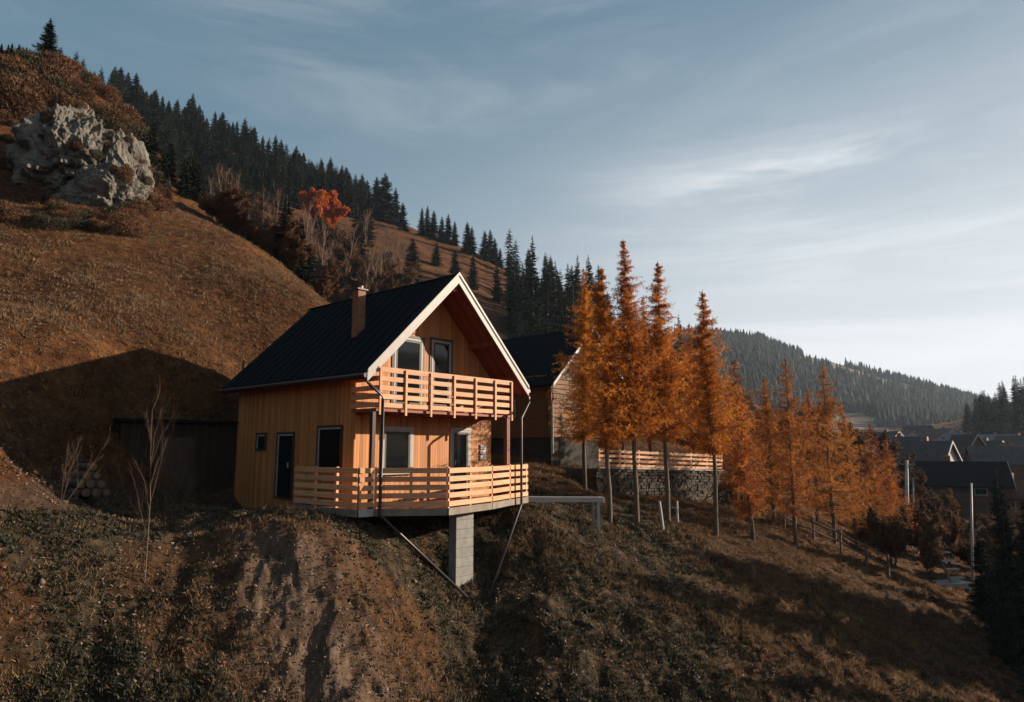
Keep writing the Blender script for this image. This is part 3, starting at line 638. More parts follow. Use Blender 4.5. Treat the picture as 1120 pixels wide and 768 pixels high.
# sloping field fence
fp = [hit(*p) for p in ((800, 548), (828, 562), (858, 577), (890, 592), (920, 606), (948, 620), (972, 632))]
fb = fp[0]; ff = empty('field_fence', fb, 0, 'weathered pole fence running down the slope under the right-hand larches', 'fence')
for i, p in enumerate(fp):
    q = p-fb; MB().tube([q-Vector((0, 0, .2)), q+Vector((.03, 0, 1.0))], [.055, .045], 7).build('post', M['pale_bark'], ff)
    if i:
        o_ = fp[i-1]-fb
        for h in (.45, .85): MB().tube([o_+Vector((0, -.06, h)), (o_+q)/2+Vector((0, -.06, h-.04)), q+Vector((0, -.06, h+.02))], .038, 7).build('rail', M['pale_bark'], ff)
for (a_, b_, lab) in (((726, 582), (-.12, 1.0), 'leaning pale wooden stake on the grassy edge in front of the larch trunks'), ((741, 572), (.0, .75), 'short upright stake just behind the leaning one')):
    p = hit(*a_); tag(MB().tube([p-Vector((0, 0, .15)), p+Vector((b_[0], 0, b_[1]))], [.055, .05], 7).build('wooden_stake', M['barge']), lab, 'stake')
p = hit(563+60, 528)
# ------------------------------------------------------------------ yard: shed, logs
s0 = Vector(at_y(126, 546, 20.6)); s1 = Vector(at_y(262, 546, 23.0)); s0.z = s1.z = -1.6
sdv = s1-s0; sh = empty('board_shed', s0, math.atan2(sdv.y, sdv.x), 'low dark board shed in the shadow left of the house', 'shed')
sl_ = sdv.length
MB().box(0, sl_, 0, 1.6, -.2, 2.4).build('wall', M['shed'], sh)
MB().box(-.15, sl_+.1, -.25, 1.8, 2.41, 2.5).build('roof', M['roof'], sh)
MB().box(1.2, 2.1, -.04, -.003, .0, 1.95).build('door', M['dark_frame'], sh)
lg = hit(82, 543); rr_ = random.Random(5); k = 0
MB_logs = [(-.38, 0), (-.12, 0), (.14, 0), (.40, 0), (-.25, .21), (.01, .21), (.27, .21), (-.12, .42), (.14, .42), (.0, .63)]
for (dx, dz) in MB_logs:
    r_ = rr_.uniform(.075, .11); c = lg+Vector((dx, .35, dz+.08)); dv = Vector((.75, -.66, 0))
    tag(MB().tube([c-dv*.5, c+dv*rr_.uniform(.42, .55)], r_, 12).build('log', [M['bark'], M['log_wood']]), 'short cut log in the small stack at the left edge of the yard', 'log', 'stacked logs in the yard')

# ------------------------------------------------------------------ rock outcrop
def rock(name, c, rx, ry, rz_, seed, sub=6):
    bm = bmesh.new(); bmesh.ops.create_icosphere(bm, subdivisions=sub, radius=1)
    for v in bm.verts:
        n_ = v.co.normalized(); p = Vector((n_.x*rx, n_.y*ry, n_.z*rz_))
        q = Vector((p.x+.25*p.z, p.y, p.z*.55))+Vector((seed, seed*.7, 0)); q = q+.25*mnoise.noise_vector(q*1.1)
        a = mnoise.fractal(p*.36+Vector((seed, 0, 0)), 1, 2.1, 3); dv, _ = mnoise.voronoi(q*.62); d2, _ = mnoise.voronoi(q*1.7)
        b = mnoise.fractal(q*2.2, .9, 2.1, 4)
        v.co = p*(1+.24*a+.34*min(.55, dv[1]-dv[0])-.10+.20*min(.4, d2[1]-d2[0])+.10*b+.09*abs(mnoise.fractal(Vector((p.x*3.2, p.y*3.2, p.z*.8)), .8, 2.1, 4))-.03)
    me = bpy.data.meshes.new(name); bm.to_mesh(me); bm.free(); me.materials.append(M['rock'])
    o = link(name, me); o.location = c; return o
rocks = []
for (px, py, Y, sz_, sd_, rot_, sub_, lab) in ((74, 170, 39.3, (2.6, 2.4, 3.3), 3.0, (-25, -8), 6, 'big grey limestone outcrop breaking out of the brown hillside'),
        (106, 222, 37.9, (2.6, 1.9, 2.0), 8.0, (-28, -30), 6, 'lower sloping grey slab at the foot of the large outcrop'),
        (134, 192, 40.0, (1.3, 1.7, 3.1), 5.0, (-16, -14), 6, 'narrower grey crag at the right flank of the large outcrop')):
    r_ = rock('rock_outcrop', at_y(px, py, Y+.7), *sz_, sd_, sub_); r_.rotation_euler = (R(rot_[0]), R(rot_[1]), 0); tag(r_, lab, 'rock'); rocks.append(r_)

# ------------------------------------------------------------------ vegetation builders (return shared meshes)
def leaf_tris(C, D, ln, wd):
    """triangles/quads of length ln along unit D from C; random roll"""
    n_ = len(C); r_ = RNG.normal(size=(n_, 3)); s_ = np.cross(D, r_); s_ /= np.linalg.norm(s_, axis=1)[:, None]+1e-9
    ln = np.broadcast_to(ln, (n_,))[:, None]; wd = np.broadcast_to(wd, (n_,))[:, None]
    V = np.stack([C-s_*wd*.5, C+s_*wd*.5, C+D*ln], 1).reshape(-1, 3); F = np.arange(n_*3).reshape(-1, 3); return V, F
def unit(v): return v/(np.linalg.norm(v, axis=-1, keepdims=True)+1e-9)
def tubes_np(segs, n=3):
    """segs: list (p,q,r0,r1)"""
    P = np.array([s[0] for s in segs], float); Q = np.array([s[1] for s in segs], float); r0 = np.array([s[2] for s in segs]); r1 = np.array([s[3] for s in segs])
    D = unit(Q-P); a = np.cross(D, np.array([.31, .87, .38])); a = unit(a); c = np.cross(D, a); V = []
    for (X_, r_) in ((P, r0), (Q, r1)):
        for j in range(n):
            t = 2*math.pi*j/n; V.append(X_+(a*math.cos(t)+c*math.sin(t))*r_[:, None])
    V = np.stack(V, 1); m = len(P); b = np.arange(m)[:, None]*2*n; F = []
    for j in range(n):
        j2 = (j+1) % n; F.append(np.concatenate([b+j, b+j2, b+n+j2, b+n+j], 1))
    return V.reshape(-1, 3), np.stack(F, 1).reshape(-1, 4)
def spruce_meshes(seed, h, r, detail=1.0, ragged=.2, low=.03):
    rg = np.random.default_rng(seed); C = []; D = []; Ls = []; Wd = []; Rn = []
    z = low*h; segs = [((0, 0, -.3), (0, 0, h*.5), .016*h, .010*h), ((0, 0, h*.5), (0, 0, h*.98), .010*h, .002*h)]
    step = h*.022/detail**.5
    while z < h*.985:
        f = 1-(z-low*h)/(h*(1-low)); tp_ = min(1, f*5+.12); R_ = r*(f**.85)*(.8+.25*rg.random())+.010*h*tp_; nb = int(6+5*f)
        for k in range(nb):
            th = rg.random()*6.283; L_ = R_*rg.uniform(1-ragged*2, 1.12); d = np.array([math.cos(th), math.sin(th), .12-.42*f]); d /= np.linalg.norm(d)
            nseg = max(3, int(9*detail*L_/max(r, .01)+2)); rv = rg.random()
            for i in range(nseg):
                t = (i+.3)/nseg; p = np.array([0, 0, z])+d*L_*t+np.array([0, 0, .10*L_*t*t]); w = L_*(.30*(1-t)+.06)
                for s in (-1, 1):
                    sd_ = np.array([-math.sin(th)*s, math.cos(th)*s, 0]); dd_ = d*.85+sd_*rg.uniform(.35, .9)+np.array([0, 0, rg.uniform(-.55, -.05)]); C.append(p); D.append(dd_); Ls.append(w*rg.uniform(.8, 1.5)+.015*h*tp_); Wd.append(w*.45+.008*h*tp_); Rn.append(.25+.5*rv+.25*rg.random()*t)
        z += step*rg.uniform(.7, 1.3)*(.55+.6*f)
    C = np.array(C); D = unit(np.array(D)); V, F = leaf_tris(C, D, np.array(Ls), np.array(Wd))
    crown = np_mesh('crown', V, F, M['spruce'], rnd=np.array(Rn)); tv, tf = tubes_np(segs, 6); trunk = np_mesh('trunk', tv, tf, M['bark'])
    return trunk, crown
def larch_meshes(seed, h, clear, r, dens=1.0, lm='larch'):
    rg = np.random.default_rng(seed); segs = []; n_ = 9; bend = rg.normal(0, .05, (n_+1, 2)).cumsum(0)*.6
    def tp(z): i = z/h*n_; return np.array([np.interp(i, range(n_+1), bend[:, 0]), np.interp(i, range(n_+1), bend[:, 1]), z])
    for i in range(n_): segs.append((tp(h*i/n_)-(np.array([0, 0, .4]) if i == 0 else 0), tp(h*(i+1)/n_), .085*(1-i/n_)+.01, .085*(1-(i+1)/n_)+.008))
    limb = []; C = []; D = []; Ls = []; Wd = []; Rn = []
    z = clear*h
    for _ in range(int(clear*22)):          # dead stubs low on the stem
        zq = rg.uniform(.03, max(.05, clear))*h; th = rg.random()*6.28; p = tp(zq); limb.append((p, p+np.array([math.cos(th), math.sin(th), -.2])*rg.uniform(.15, .5), .010, .004))
    while z < h*.99:
        f = 1-(z-clear*h)/(h*(1-clear)); prof = (min(1, (1-f)*4+.55))*(f**.85); 
        for k in range(int(2+2.2*dens)):
            th = rg.random()*6.283; L_ = r*prof*rg.uniform(.3, 1.25)*(1 if rg.random() < .85 else .5)+.03; dirv = np.array([math.cos(th), math.sin(th), rg.uniform(-.05, .25)]); p0 = tp(z+rg.uniform(-.05, .05)); last = p0; nseg = 5; rv = rg.random()
            for i in range(1, nseg+1):
                t = i/nseg; p = p0+dirv*L_*t+np.array([0, 0, -.22*L_*t+.30*L_*t*t])+rg.normal(0, .02, 3); limb.append((last, p, .014*(1-t)*L_/r+.005, .012*(1-t)*L_/r+.003))
                for q in range(int(3*dens+1)):          # pendant twigs with tufts
                    tq = rg.random(); b = last*(1-tq)+p*tq; tw = np.array([rg.normal(0, .5)+dirv[0]*.3, rg.normal(0, .5)+dirv[1]*.3, rg.uniform(-1.1, .25)]); tw /= np.linalg.norm(tw); tl_ = rg.uniform(.12, .40)*(.10+.95*min(1, f*1.6))
                    m = int(3+6*tl_/.3)
                    for s in range(m):
                        c = b+tw*tl_*(s+.5)/m; dv = rg.normal(size=3)+tw*.8; C.append(c); D.append(dv); Ls.append(rg.uniform(.05, .12)*(.55+.5*min(1, f*3))); Wd.append(rg.uniform(.012, .030)*(.6+.4*min(1, f*3))); Rn.append(np.clip(.2+.5*rv+rg.normal(0, .15), 0, 1))
                last = p
        z += h*.012*rg.uniform(.7, 1.3)
    V, F = leaf_tris(np.array(C), unit(np.array(D)), np.array(Ls), np.array(Wd))
    crown = np_mesh('crown', V, F, M[lm], rnd=np.array(Rn)); tv, tf = tubes_np(segs, 7); trunk = np_mesh('trunk', tv, tf, M['bark'], smooth=True)
    lv, lf = tubes_np(limb, 3); lim = np_mesh('limbs', lv, lf, M['bark'])
    return trunk, lim, crown
def bare_meshes(seed, h, spread=.5, stems=1, twigmat='twigs', leaf=0, bark='pale_bark', thick=.014, leafmat='brown_leaf'):
    rg = np.random.default_rng(seed); segs = []; tw = []; C = []
    def grow(p, d, L_, r_, lv):
        n_ = 4; cur = p
        for i in range(n_):
            d = unit(d+rg.normal(0, .07+.03*lv, 3)+np.array([0, 0, .05])); q = cur+d*L_/n_; (segs if lv < 2 else tw).append((cur, q, r_*(1-i/n_*.6), r_*(1-(i+1)/n_*.6)))
            if lv < 3 and (i >= 1 or lv > 0 ):
                for k in range(3 if lv == 0 else 2):
                    th = rg.random()*6.283; s_ = unit(np.cross(d, rg.normal(size=3))); nd = unit(d*(1-spread*.6)+s_*spread*rg.uniform(.5, 1.1)+np.array([0, 0, .15])); t = rg.random(); grow(cur*(1-t)+q*t, nd, L_*rg.uniform(.28, .5)*(1 if lv else .9*(1.25-i/n_)), r_*.38, lv+1)
            if lv >= 2:
                for k in range(leaf): C.append(cur*(1-rg.random())+q*rg.random()*1.0+rg.normal(0, .02*h, 3) if False else q+rg.normal(0, .018*h, 3))
            cur = q
    for s in range(stems):
        a = rg.random()*6.283; sp = 0 if stems == 1 else rg.uniform(.1, .45); grow(np.array([0, 0, -.15]), np.array([math.cos(a)*sp, math.sin(a)*sp, 1]), h*(1 if stems == 1 else rg.uniform(.6, 1)), thick*h, 0)
    v1, f1 = tubes_np(segs, 4); trunk = np_mesh('trunk', v1, f1, M[bark]); v2, f2 = tubes_np(tw, 3)
    twm = np_mesh('branches', v2, f2, M[twigmat])
    if leaf:
        C = np.array(C); V, F = leaf_tris(C, unit(rg.normal(size=C.shape)), .028*h, .022*h); return trunk, twm, np_mesh('crown', V, F, M[leafmat], rnd=rg.random(len(F)))
    return trunk, twm
def bush_meshes(seed, r, n_=1400, m='brown_leaf'):
    rg = np.random.default_rng(seed); d = unit(rg.normal(size=(n_, 3))); lob = unit(rg.normal(size=(7, 3))); w = (d@lob.T).max(1)
    rr = r*(.5+.55*w)*rg.uniform(.35, 1.05, n_)**.5; C = d*rr[:, None]; C[:, 2] = C[:, 2]*.75+r*.35
    V, F = leaf_tris(C, unit(d*.6+rg.normal(size=(n_, 3))*.7+np.array([0, 0, .4])), r*rg.uniform(.10, .24, n_), r*.05)
    crown = np_mesh('foliage', V, F, M[m], rnd=rg.random(n_)); segs = []
    for k in range(9):
        q = unit(rg.normal(size=3)+np.array([0, 0, 1.2]))*r*.9; segs.append((np.array([0, 0, -.1*r]), q, .02*r+.008, .006))
    v, f = tubes_np(segs, 3); return np_mesh('stems', v, f, M['twigs']), crown
def plant(kind, meshes, names, loc, s=1.0, rz=None, label=None, cat='tree', group=None, sz=None):
    e = empty(kind, loc, random.uniform(0, 6.28) if rz is None else rz, label, cat, group); e.scale = (s, s, sz or s)
    for nm, me in zip(names, meshes): link(nm, me, e)
    return e

# ------------------------------------------------------------------ larches
LT = ('trunk', 'limbs', 'crown')
larch_list = [  # px, Y, top y, clear, r, label
 (668, 24.0, 290, .30, 1.10, 'first tall orange larch from the left of the four bare-stemmed front ones'),
 (697, 24.6, 262, .30, 1.05, 'tallest orange larch, second of the four bare-stemmed front ones'),
 (730, 25.2, 284, .31, 1.10, 'third of the four front larches, with a thin bare top'),
 (781, 26.2, 316, .33, 1.05, 'fourth of the four front larches, standing before the right end of the stone wall'),
 (640, 27.6, 312, .26, 1.1, 'slim orange larch at the left end of the row, in front of the log wall'),
 (646, 33.5, 292, .22, 1.3, 'orange larch right against the grey patterned gable'),
 (682, 36.0, 330, .22, 1.5, 'orange larch behind the first two front stems'),
 (714, 35.0, 322, .22, 1.4, 'orange larch filling the gap behind the second and third stems'),
 (756, 35.5, 352, .22, 1.5, 'orange larch behind, between the third and fourth front stems'),
 (803, 36.0, 415, .20, 1.4, 'lower orange larch just past the right end of the slatted railing'),
 (812, 33.0, 392, .22, 1.3, 'middling orange larch in the gap between the front four and the pole fence'),
 (846, 31.5, 412, .2, 1.3, 'middling orange larch left of the tall pair by the pole fence'),
 (824, 27.6, 428, .30, 1.0, 'slim young larch with a dark stem at the head of the pole fence'),
 (843, 37.0, 440, .2, 1.4, 'brownish larch behind the upper part of the pole fence'),
 (870, 29.2, 392, .28, 1.35, 'rust brown larch, left one of the tall pair by the pole fence'),
 (893, 38.0, 425, .2, 1.4, 'orange larch behind and between the tall pair'),
 (911, 32.0, 398, .26, 1.45, 'bright orange larch, right one of the tall pair by the pole fence'),
 (936, 38.0, 438, .2, 1.4, 'orange larch to the right behind the tall pair'),
 (958, 40.0, 462, .2, 1.2, 'short orange larch, last but one at the right end of the row'),
 (976, 42.0, 480, .2, 1.1, 'smallest larch at the right end of the row, beside the pale pole')]
for i, (px, Y, ty, clear, r_, lab) in enumerate(larch_list):
    b = at_y(px, 560, Y); z0 = gz(b[0], b[1]); top = at_y(px, ty, Y); h = top[2]-z0
    ms = larch_meshes(100+i, h, clear*(1 if px < 800 else .62), r_*(1.5 if Y < 33 or px > 800 else 1.85), (1.4 if Y < 30 else 1.15) if px < 800 else .9, 'larch' if px < 800 else 'larch_brown')
    e_ = plant('larch_tree', ms, LT, (b[0], b[1], z0), 1, 0, lab, 'larch', 'orange larches in a row below the houses')
    e_.rotation_euler = (R(random.uniform(-1.2, 1.2)), R(random.uniform(-1.5, 1.5)), 0)

# ------------------------------------------------------------------ spruces
SPV = [spruce_meshes(200+i, 12., rr, .75, .22+.04*i) for i, rr in enumerate((2.3, 2.0, 2.6, 2.2, 1.8))]
def spruce(px, py, h_px, label, group=None, wide=1., v=None):
    p = hit(px, py, 44)
    if p is None: return
    h = h_px*(p.y)/FPX; me = SPV[random.randrange(5) if v is None else v]; s = h/12
    e = plant('spruce_tree', me, ('trunk', 'crown'), (p.x, p.y, p.z-.1*s), s*wide, None, label, 'spruce', group, sz=s); return e
def sky_y(px):                                     # crest of the wooded hill as built
    best = None
    for y in range(60, 520, 2):
        if hit(px, y, 62): return y
    return 480
SK = {px: sky_y(px) for px in range(0, 860, 10)}
def skyline(px): return np.interp(px, list(SK), list(SK.values()))
G1 = 'spruces of the dense forest on the hill crest'; L1 = 'dark spruce in the dense forest along the hill crest above the brown meadow'
rr_ = random.Random(21); cnt = 0
for px in np.arange(2, 404, 5.6):                   # crest row
    x = px+rr_.uniform(-2, 2)
    if 58 < x < 116: continue
    if x < 60: spruce(x, skyline(x)+1.5, rr_.uniform(12, 19), L1, G1, 1.5); continue
    spruce(x, skyline(x)+2.5, rr_.uniform(22, 46)*(1.25 if rr_.random() < .2 else 1), L1, G1, rr_.uniform(1.3, 1.8)); cnt += 1
low = [(150, 150), (180, 205), (215, 232), (260, 228), (300, 225), (340, 225), (370, 232), (400, 236)]
for _ in range(62):
    x = rr_.uniform(150, 402); y0 = skyline(x)+6; y1 = np.interp(x, [a for a, b in low], [b for a, b in low])+8
    y1 = max(y1, y0+10); y = rr_.uniform(y0, y1); spruce(x, y, rr_.uniform(34, 56), L1, G1, rr_.uniform(1.3, 1.8)); cnt += 1
singles = [(420, 243, 60, 1.3, 'broad tall spruce on the crest where the meadow begins'), (411, 240, 52, 1.1, 'slim spruce hugging the left side of the broad crest spruce'), (432, 246, 46, 1.1, 'spruce on the crest right beside the broad one'),
 (440, 252, 34, 1.1, 'short spruce closing the first clump on the meadow crest'), (450, 313, 58, 1.15, 'lone dark spruce standing free on the meadow above the roof ridge'),
 (477, 291, 28, 1.1, 'small lone spruce in the middle of the meadow'), (497, 305, 34, 1.1, 'lone spruce on the meadow left of the gable peak'), (517, 318, 44, 1.0, 'spruce on the meadow just right of the gable peak'),
 (543, 330, 46, .7, 'narrow spruce at the right end of the meadow'), (389, 300, 84, 1.1, 'dark spruce beside the red-leaved tree'), (310, 306, 88, 1.2, 'dark spruce among bare birches in the gully')
 , (326, 322, 76, 1.1, 'spruce low in the gully behind the birches'), (400, 270, 66, 1.1, 'tall spruce at the left edge of the meadow')]
for a_ in singles: spruce(a_[0], a_[1], a_[2], a_[4], None, a_[3]*1.5)
G2 = 'spruces dotted along the meadow crest'; L2 = 'dark spruce in the loose line along the upper meadow edge'
for x, hp in ((461, 34), (467, 38), (474, 36), (483, 32), (490, 36), (497, 30), (511, 38), (516, 34), (530, 36), (536, 40), (541, 32), (547, 24), (558, 26)): spruce(x, skyline(x)+3, hp, L2, G2, 1.5)
G3 = 'spruces of the dark wood behind the second house'; L3 = 'dark spruce in the wood rising behind the log house and larches'
for _ in range(56):
    x = rr_.uniform(560, 775); y0 = skyline(x)+4; y = rr_.uniform(y0, y0+75); spruce(x, y, rr_.uniform(48, 74)*np.interp(x, [560, 650, 700, 775], [1, 1, .85, .7]), L3, G3, rr_.uniform(1.1, 1.4))
for x, y, hp in ((583, 385, 135), (572, 372, 90), (563, 362, 80), (597, 375, 105), (608, 380, 100), (622, 382, 100), (633, 378, 106), (645, 380, 108), (656, 382, 98), (745, 425, 85), (600, 400, 90), (628, 400, 92), (590, 410, 70)): spruce(x, y, hp, L3, G3, .85)
# the rest of the dense forest: too many to count
FL = [spruce_meshes(240+i, 12., 2.7, .28, .3) for i in range(3)]
def me_np(me):
    v = np.empty(len(me.vertices)*3, np.float32); me.vertices.foreach_get('co', v); f = np.array([list(p.vertices) for p in me.polygons]); return v.reshape(-1, 3), f
FLn = [me_np(m_[1]) for m_ in FL]; vs, fs, rn, off = [], [], [], 0
def add_far(p, h, w=1.2):
    global off
    v, f = FLn[rr_.randrange(3)]; a = rr_.uniform(0, 6.28); c, s_ = math.cos(a), math.sin(a); k = h/12
    V = np.stack([(v[:, 0]*c-v[:, 1]*s_)*k*w+p[0], (v[:, 0]*s_+v[:, 1]*c)*k*w+p[1], v[:, 2]*k+p[2]-.3], 1); vs.append(V); fs.append(f+off); off += len(V); rn.append(np.full(len(f), rr_.random()))
for _ in range(420):
    x = rr_.uniform(60, 404); y0 = skyline(x)+3; y1 = max(y0+8, np.interp(x, [60, 150, 180, 215, 260, 300, 340, 402], [150, 205, 245, 268, 250, 232, 230, 240]))
    p = hit(x, rr_.uniform(y0, y1), 62)
    if p: add_far(p, rr_.uniform(28, 46)*p.y/FPX, 1.3)
for _ in range(120):
    x = rr_.uniform(556, 790); p = hit(x, skyline(x)+rr_.uniform(2, 90), 62)
    if p: add_far(p, rr_.uniform(44, 62)*p.y/FPX, 1.1)
tag(link('spruce_forest', np_mesh('spruce_forest', np.concatenate(vs), np.concatenate(fs), M['spruce'], rnd=np.concatenate(rn))), 'dense dark spruce forest filling the hillside between the trees of its edge', 'forest', None, 'stuff')
for m_ in FL:
    for q_ in m_: bpy.data.meshes.remove(q_)
# spruce on the very top of the crag
p = hit(50, 74, 30); hh = 66*p.y/FPX
ms = spruce_meshes(260, 5.0, 1.5, 1.6, .38, .05)
plant('spruce_tree', ms, ('trunk', 'crown'), (p.x, p.y, p.z-.1), hh/5.0, 1.0, 'solitary ragged spruce standing on top of the rocky knoll', 'spruce')
# right-hand spruce wood
G4 = 'spruces of the dark wood at the right edge'; L4 = 'tall dark spruce in the wood at the right edge beyond the village'
for _ in range(44):
    x = rr_.uniform(1056, 1135); Y = rr_.uniform(190, 290); b = at_y(x, 460, Y); z = gz(b[0], b[1]); top = at_y(x, np.interp(x, [1058, 1075, 1120, 1150], [440, 424, 406, 395])+rr_.uniform(-2, 20), Y)[2]
    s = max(6, top-z)/12; plant('spruce_tree', SPV[rr_.randrange(5)], ('trunk', 'crown'), (b[0], b[1], z-.2), s*1.15, None, L4, 'spruce', G4, sz=s)
# foreground right: dark trees at the frame edge, casting the long shadows
NSP = [spruce_meshes(300+i, 9., 2.0, 1.3, .36, .04) for i in range(2)]
for i, (px, Y, h, w_, lab) in enumerate(((1100, 26.5, 5.6, .9, 'dark spruce filling the lower right corner'), (1128, 24.0, 6.5, 1., 'dark spruce cut by the right edge of the picture'), (1072, 29.5, 4.2, .8, 'small dark spruce on the slope left of the corner spruces'),
      (1160, 26.0, 9.5, 1., 'tall spruce just past the right edge'), (1225, 27.5, 11.0, 1.1, 'taller spruce further past the right edge'), (1150, 20.0, 6.0, 1., 'spruce below the right edge'), (1098, 38.0, 6.8, .8, 'open dark conifer in front of the pink cottage'),
      (1250, 25.0, 12.0, 1., 'big spruce well past the right edge'), (1300, 29.0, 13.0, 1.1, 'broad spruce farthest past the right edge'), (1190, 33.0, 10.0, 1., 'spruce past the right edge beside the pole'), (1085, 25.0, 3.6, .9, 'lowest young spruce at the foot of the corner spruces'))):
    b = at_y(px, 600, Y); z = gz(b[0], b[1]); s = h/9
    plant('spruce_tree', NSP[i % 2], ('trunk', 'crown'), (b[0], b[1], z-.1), s*w_, i*1.3, lab, 'spruce', sz=s)

# ------------------------------------------------------------------ broadleaf trees without leaves, shrubs
BV = [bare_meshes(400+i, 8., .45+.08*i, 1, leaf=0) for i in range(4)]
BL = [bare_meshes(420+i, 6., .6, 3, leaf=2) for i in range(3)]
G5 = 'bare birches below the forest'; L5 = 'bare pale-stemmed birch on the slope below the dense forest'
def tree_at(px, py, hp, meshes, names, kind, label, cat, group=None, y0=44, wide=1.):
    p = hit(px, py, y0)
    if p is None: return
    H_ = 8. if len(meshes) == 2 else 6.; s = hp*p.y/FPX/H_
    plant(kind, meshes, names, p-Vector((0, 0, .1)), s*wide, None, label, cat, group, sz=s)
for _ in range(28):
    x = rr_.uniform(228, 440); y = rr_.uniform(np.interp(x, [228, 300, 440], [262, 285, 300]), np.interp(x, [228, 300, 345, 440], [262, 300, 338, 345])+4)
    tree_at(x, y, rr_.uniform(48, 80), BV[rr_.randrange(4)], ('trunk', 'branches'), 'birch_tree', L5, 'birch', G5, wide=.8)
G6 = 'brown leafy shrubs in the gully'; L6 = 'reddish brown leafless shrub among the birches of the gully'
for _ in range(75):
    x = rr_.uniform(236, 450); y = rr_.uniform(np.interp(x, [205, 300, 470], [238, 262, 318]), np.interp(x, [205, 300, 345, 470], [248, 300, 340, 342])+4)
    tree_at(x, y, rr_.uniform(26, 50), BL[rr_.randrange(3)], ('trunk', 'branches', 'crown'), 'shrub', L6, 'shrub', G6, wide=1.3)
RL = bare_meshes(440, 6., .55, 3, leaf=14, leafmat='red_leaf')
tree_at(355, 268, 70, RL, ('trunk', 'branches', 'crown'), 'rowan_tree', 'single tree with bright rust-red leaves against the dark spruces', 'tree', wide=.9)
for x, y, hp, lab in ((296, 290, 92, 'tall pale birch trunk in front of the dark gully spruce'), (331, 318, 100, 'tallest pale birch left of the red-leaved tree'), (340, 300, 80, 'slim birch just under the red-leaved tree'), (266, 275, 44, 'short bare birch at the left end of the gully')):
    tree_at(x, y, hp, BV[rr_.randrange(4)], ('trunk', 'branches'), 'birch_tree', lab, 'birch', wide=.6)
# shrubs over and round the outcrop
BU = [bush_meshes(500+i, 1.0, 2600) for i in range(3)]+[bush_meshes(510, 1.0, 2200, 'olive_leaf')]
G7 = 'brown shrubs covering the rocky knoll'; L7 = 'rusty brown or olive shrub growing on the rocky knoll around the outcrop'
def bush_at(px, py, r_, y0=12, lab=L7, grp=G7, dy=0):
    p = hit(px, py, y0)
    if p is None: return
    plant('shrub', BU[rr_.randrange(4)], ('stems', 'foliage'), p+Vector((0, dy, -.1)), r_, None, lab, 'shrub', grp)
for _ in range(75):
    x = rr_.uniform(0, 165); top = np.interp(x, [0, 30, 100, 140, 165], [82, 72, 84, 118, 160]); bush_at(x, rr_.uniform(top, top+50), rr_.uniform(.7, 1.5), 30)
for _ in range(40):
    t = rr_.random(); x = rr_.choice([rr_.uniform(0, 30), rr_.uniform(145, 180), rr_.uniform(20, 160)]); y = rr_.uniform(120, 250) if x < 30 else (rr_.uniform(170, 240) if x > 145 else rr_.uniform(235, 262)); bush_at(x, y, rr_.uniform(.35, .8), 28)
from mathutils.bvhtree import BVHTree
rb = []
for o in rocks:
    mw = Matrix.LocRotScale(o.location, o.rotation_euler, None); rb.append(BVHTree.FromPolygons([mw@v.co for v in o.data.vertices], [p.vertices for p in o.data.polygons]))
def on_rock(px, py):
    d = Vector(ray(px, py)).normalized(); best = None
    for b_ in rb:
        h_ = b_.ray_cast(Vector((0, 0, 0)), d)
        if h_[0] and (best is None or h_[3] < best[1]): best = (h_[0], h_[3])
    return best[0] if best else None
for _ in range(70):
    k = rr_.random()
    if k < .35: x, y = rr_.uniform(20, 160), rr_.uniform(95, 135)
    elif k < .55: x, y = rr_.uniform(0, 45), rr_.uniform(130, 220)
    elif k < .8: t = rr_.random(); x, y = 60+70*t+rr_.uniform(-10, 10), 178-25*t+rr_.uniform(-9, 9)
    else: x, y = rr_.uniform(120, 165), rr_.uniform(120, 200)
    q = on_rock(x, y)
    if q: plant('shrub', BU[rr_.randrange(4)], ('stems', 'foliage'), q+Vector((0, .12, -.12)), rr_.uniform(.15, .42), None, L7, 'shrub', G7)
for _ in range(34):
    x = rr_.uniform(15, 165); bush_at(x, np.interp(x, [15, 60, 110, 165], [205, 232, 252, 218])+rr_.uniform(-8, 10), rr_.uniform(.3, .65), 26)
# dark undergrowth right of the larches, down to the village
GU = 'bare brown trees between larches and village'; LU = 'bare brown tree in the thicket between the larches and the village'
for _ in range(60):
    x = rr_.uniform(940, 1130); Y = rr_.uniform(36, 58)
    if 1012 < x < 1078: Y = max(Y, 42)
    b = at_y(x, 560, Y); s = rr_.uniform(1.8, 3.3)/6
    m_ = BL[rr_.randrange(3)]; plant('bare_tree', m_, ('trunk', 'branches', 'crown'), (b[0], b[1], gz(b[0], b[1])-.1), s, None, LU, 'tree', GU)
GV = 'grey bare trees behind the larch row'; LV = 'grey brown bare tree behind the larch row on the lower hillside'
for _ in range(40):
    x = rr_.uniform(800, 985); Y = rr_.uniform(50, 95); b = at_y(x, 560, Y); s = rr_.uniform(4., 6.5)/6
    plant('bare_tree', BL[rr_.randrange(3)], ('trunk', 'branches', 'crown'), (b[0], b[1], gz(b[0], b[1])-.1), s, None, LV, 'tree', GV)
b = hit(987, 704); plant('bare_tree', BV[1], ('trunk', 'branches'), b, .16, 0, 'thin dark sapling alone on the lower right slope', 'sapling')
b = hit(760, 545, 24); bush_b = bush_meshes(560, .7, 1800, 'weeds'); plant('shrub', bush_b, ('stems', 'foliage'), Vector((b.x, t2a.y-.15, b.z+.3)), .9, 0, 'dark green bush growing against the stone retaining wall', 'shrub')
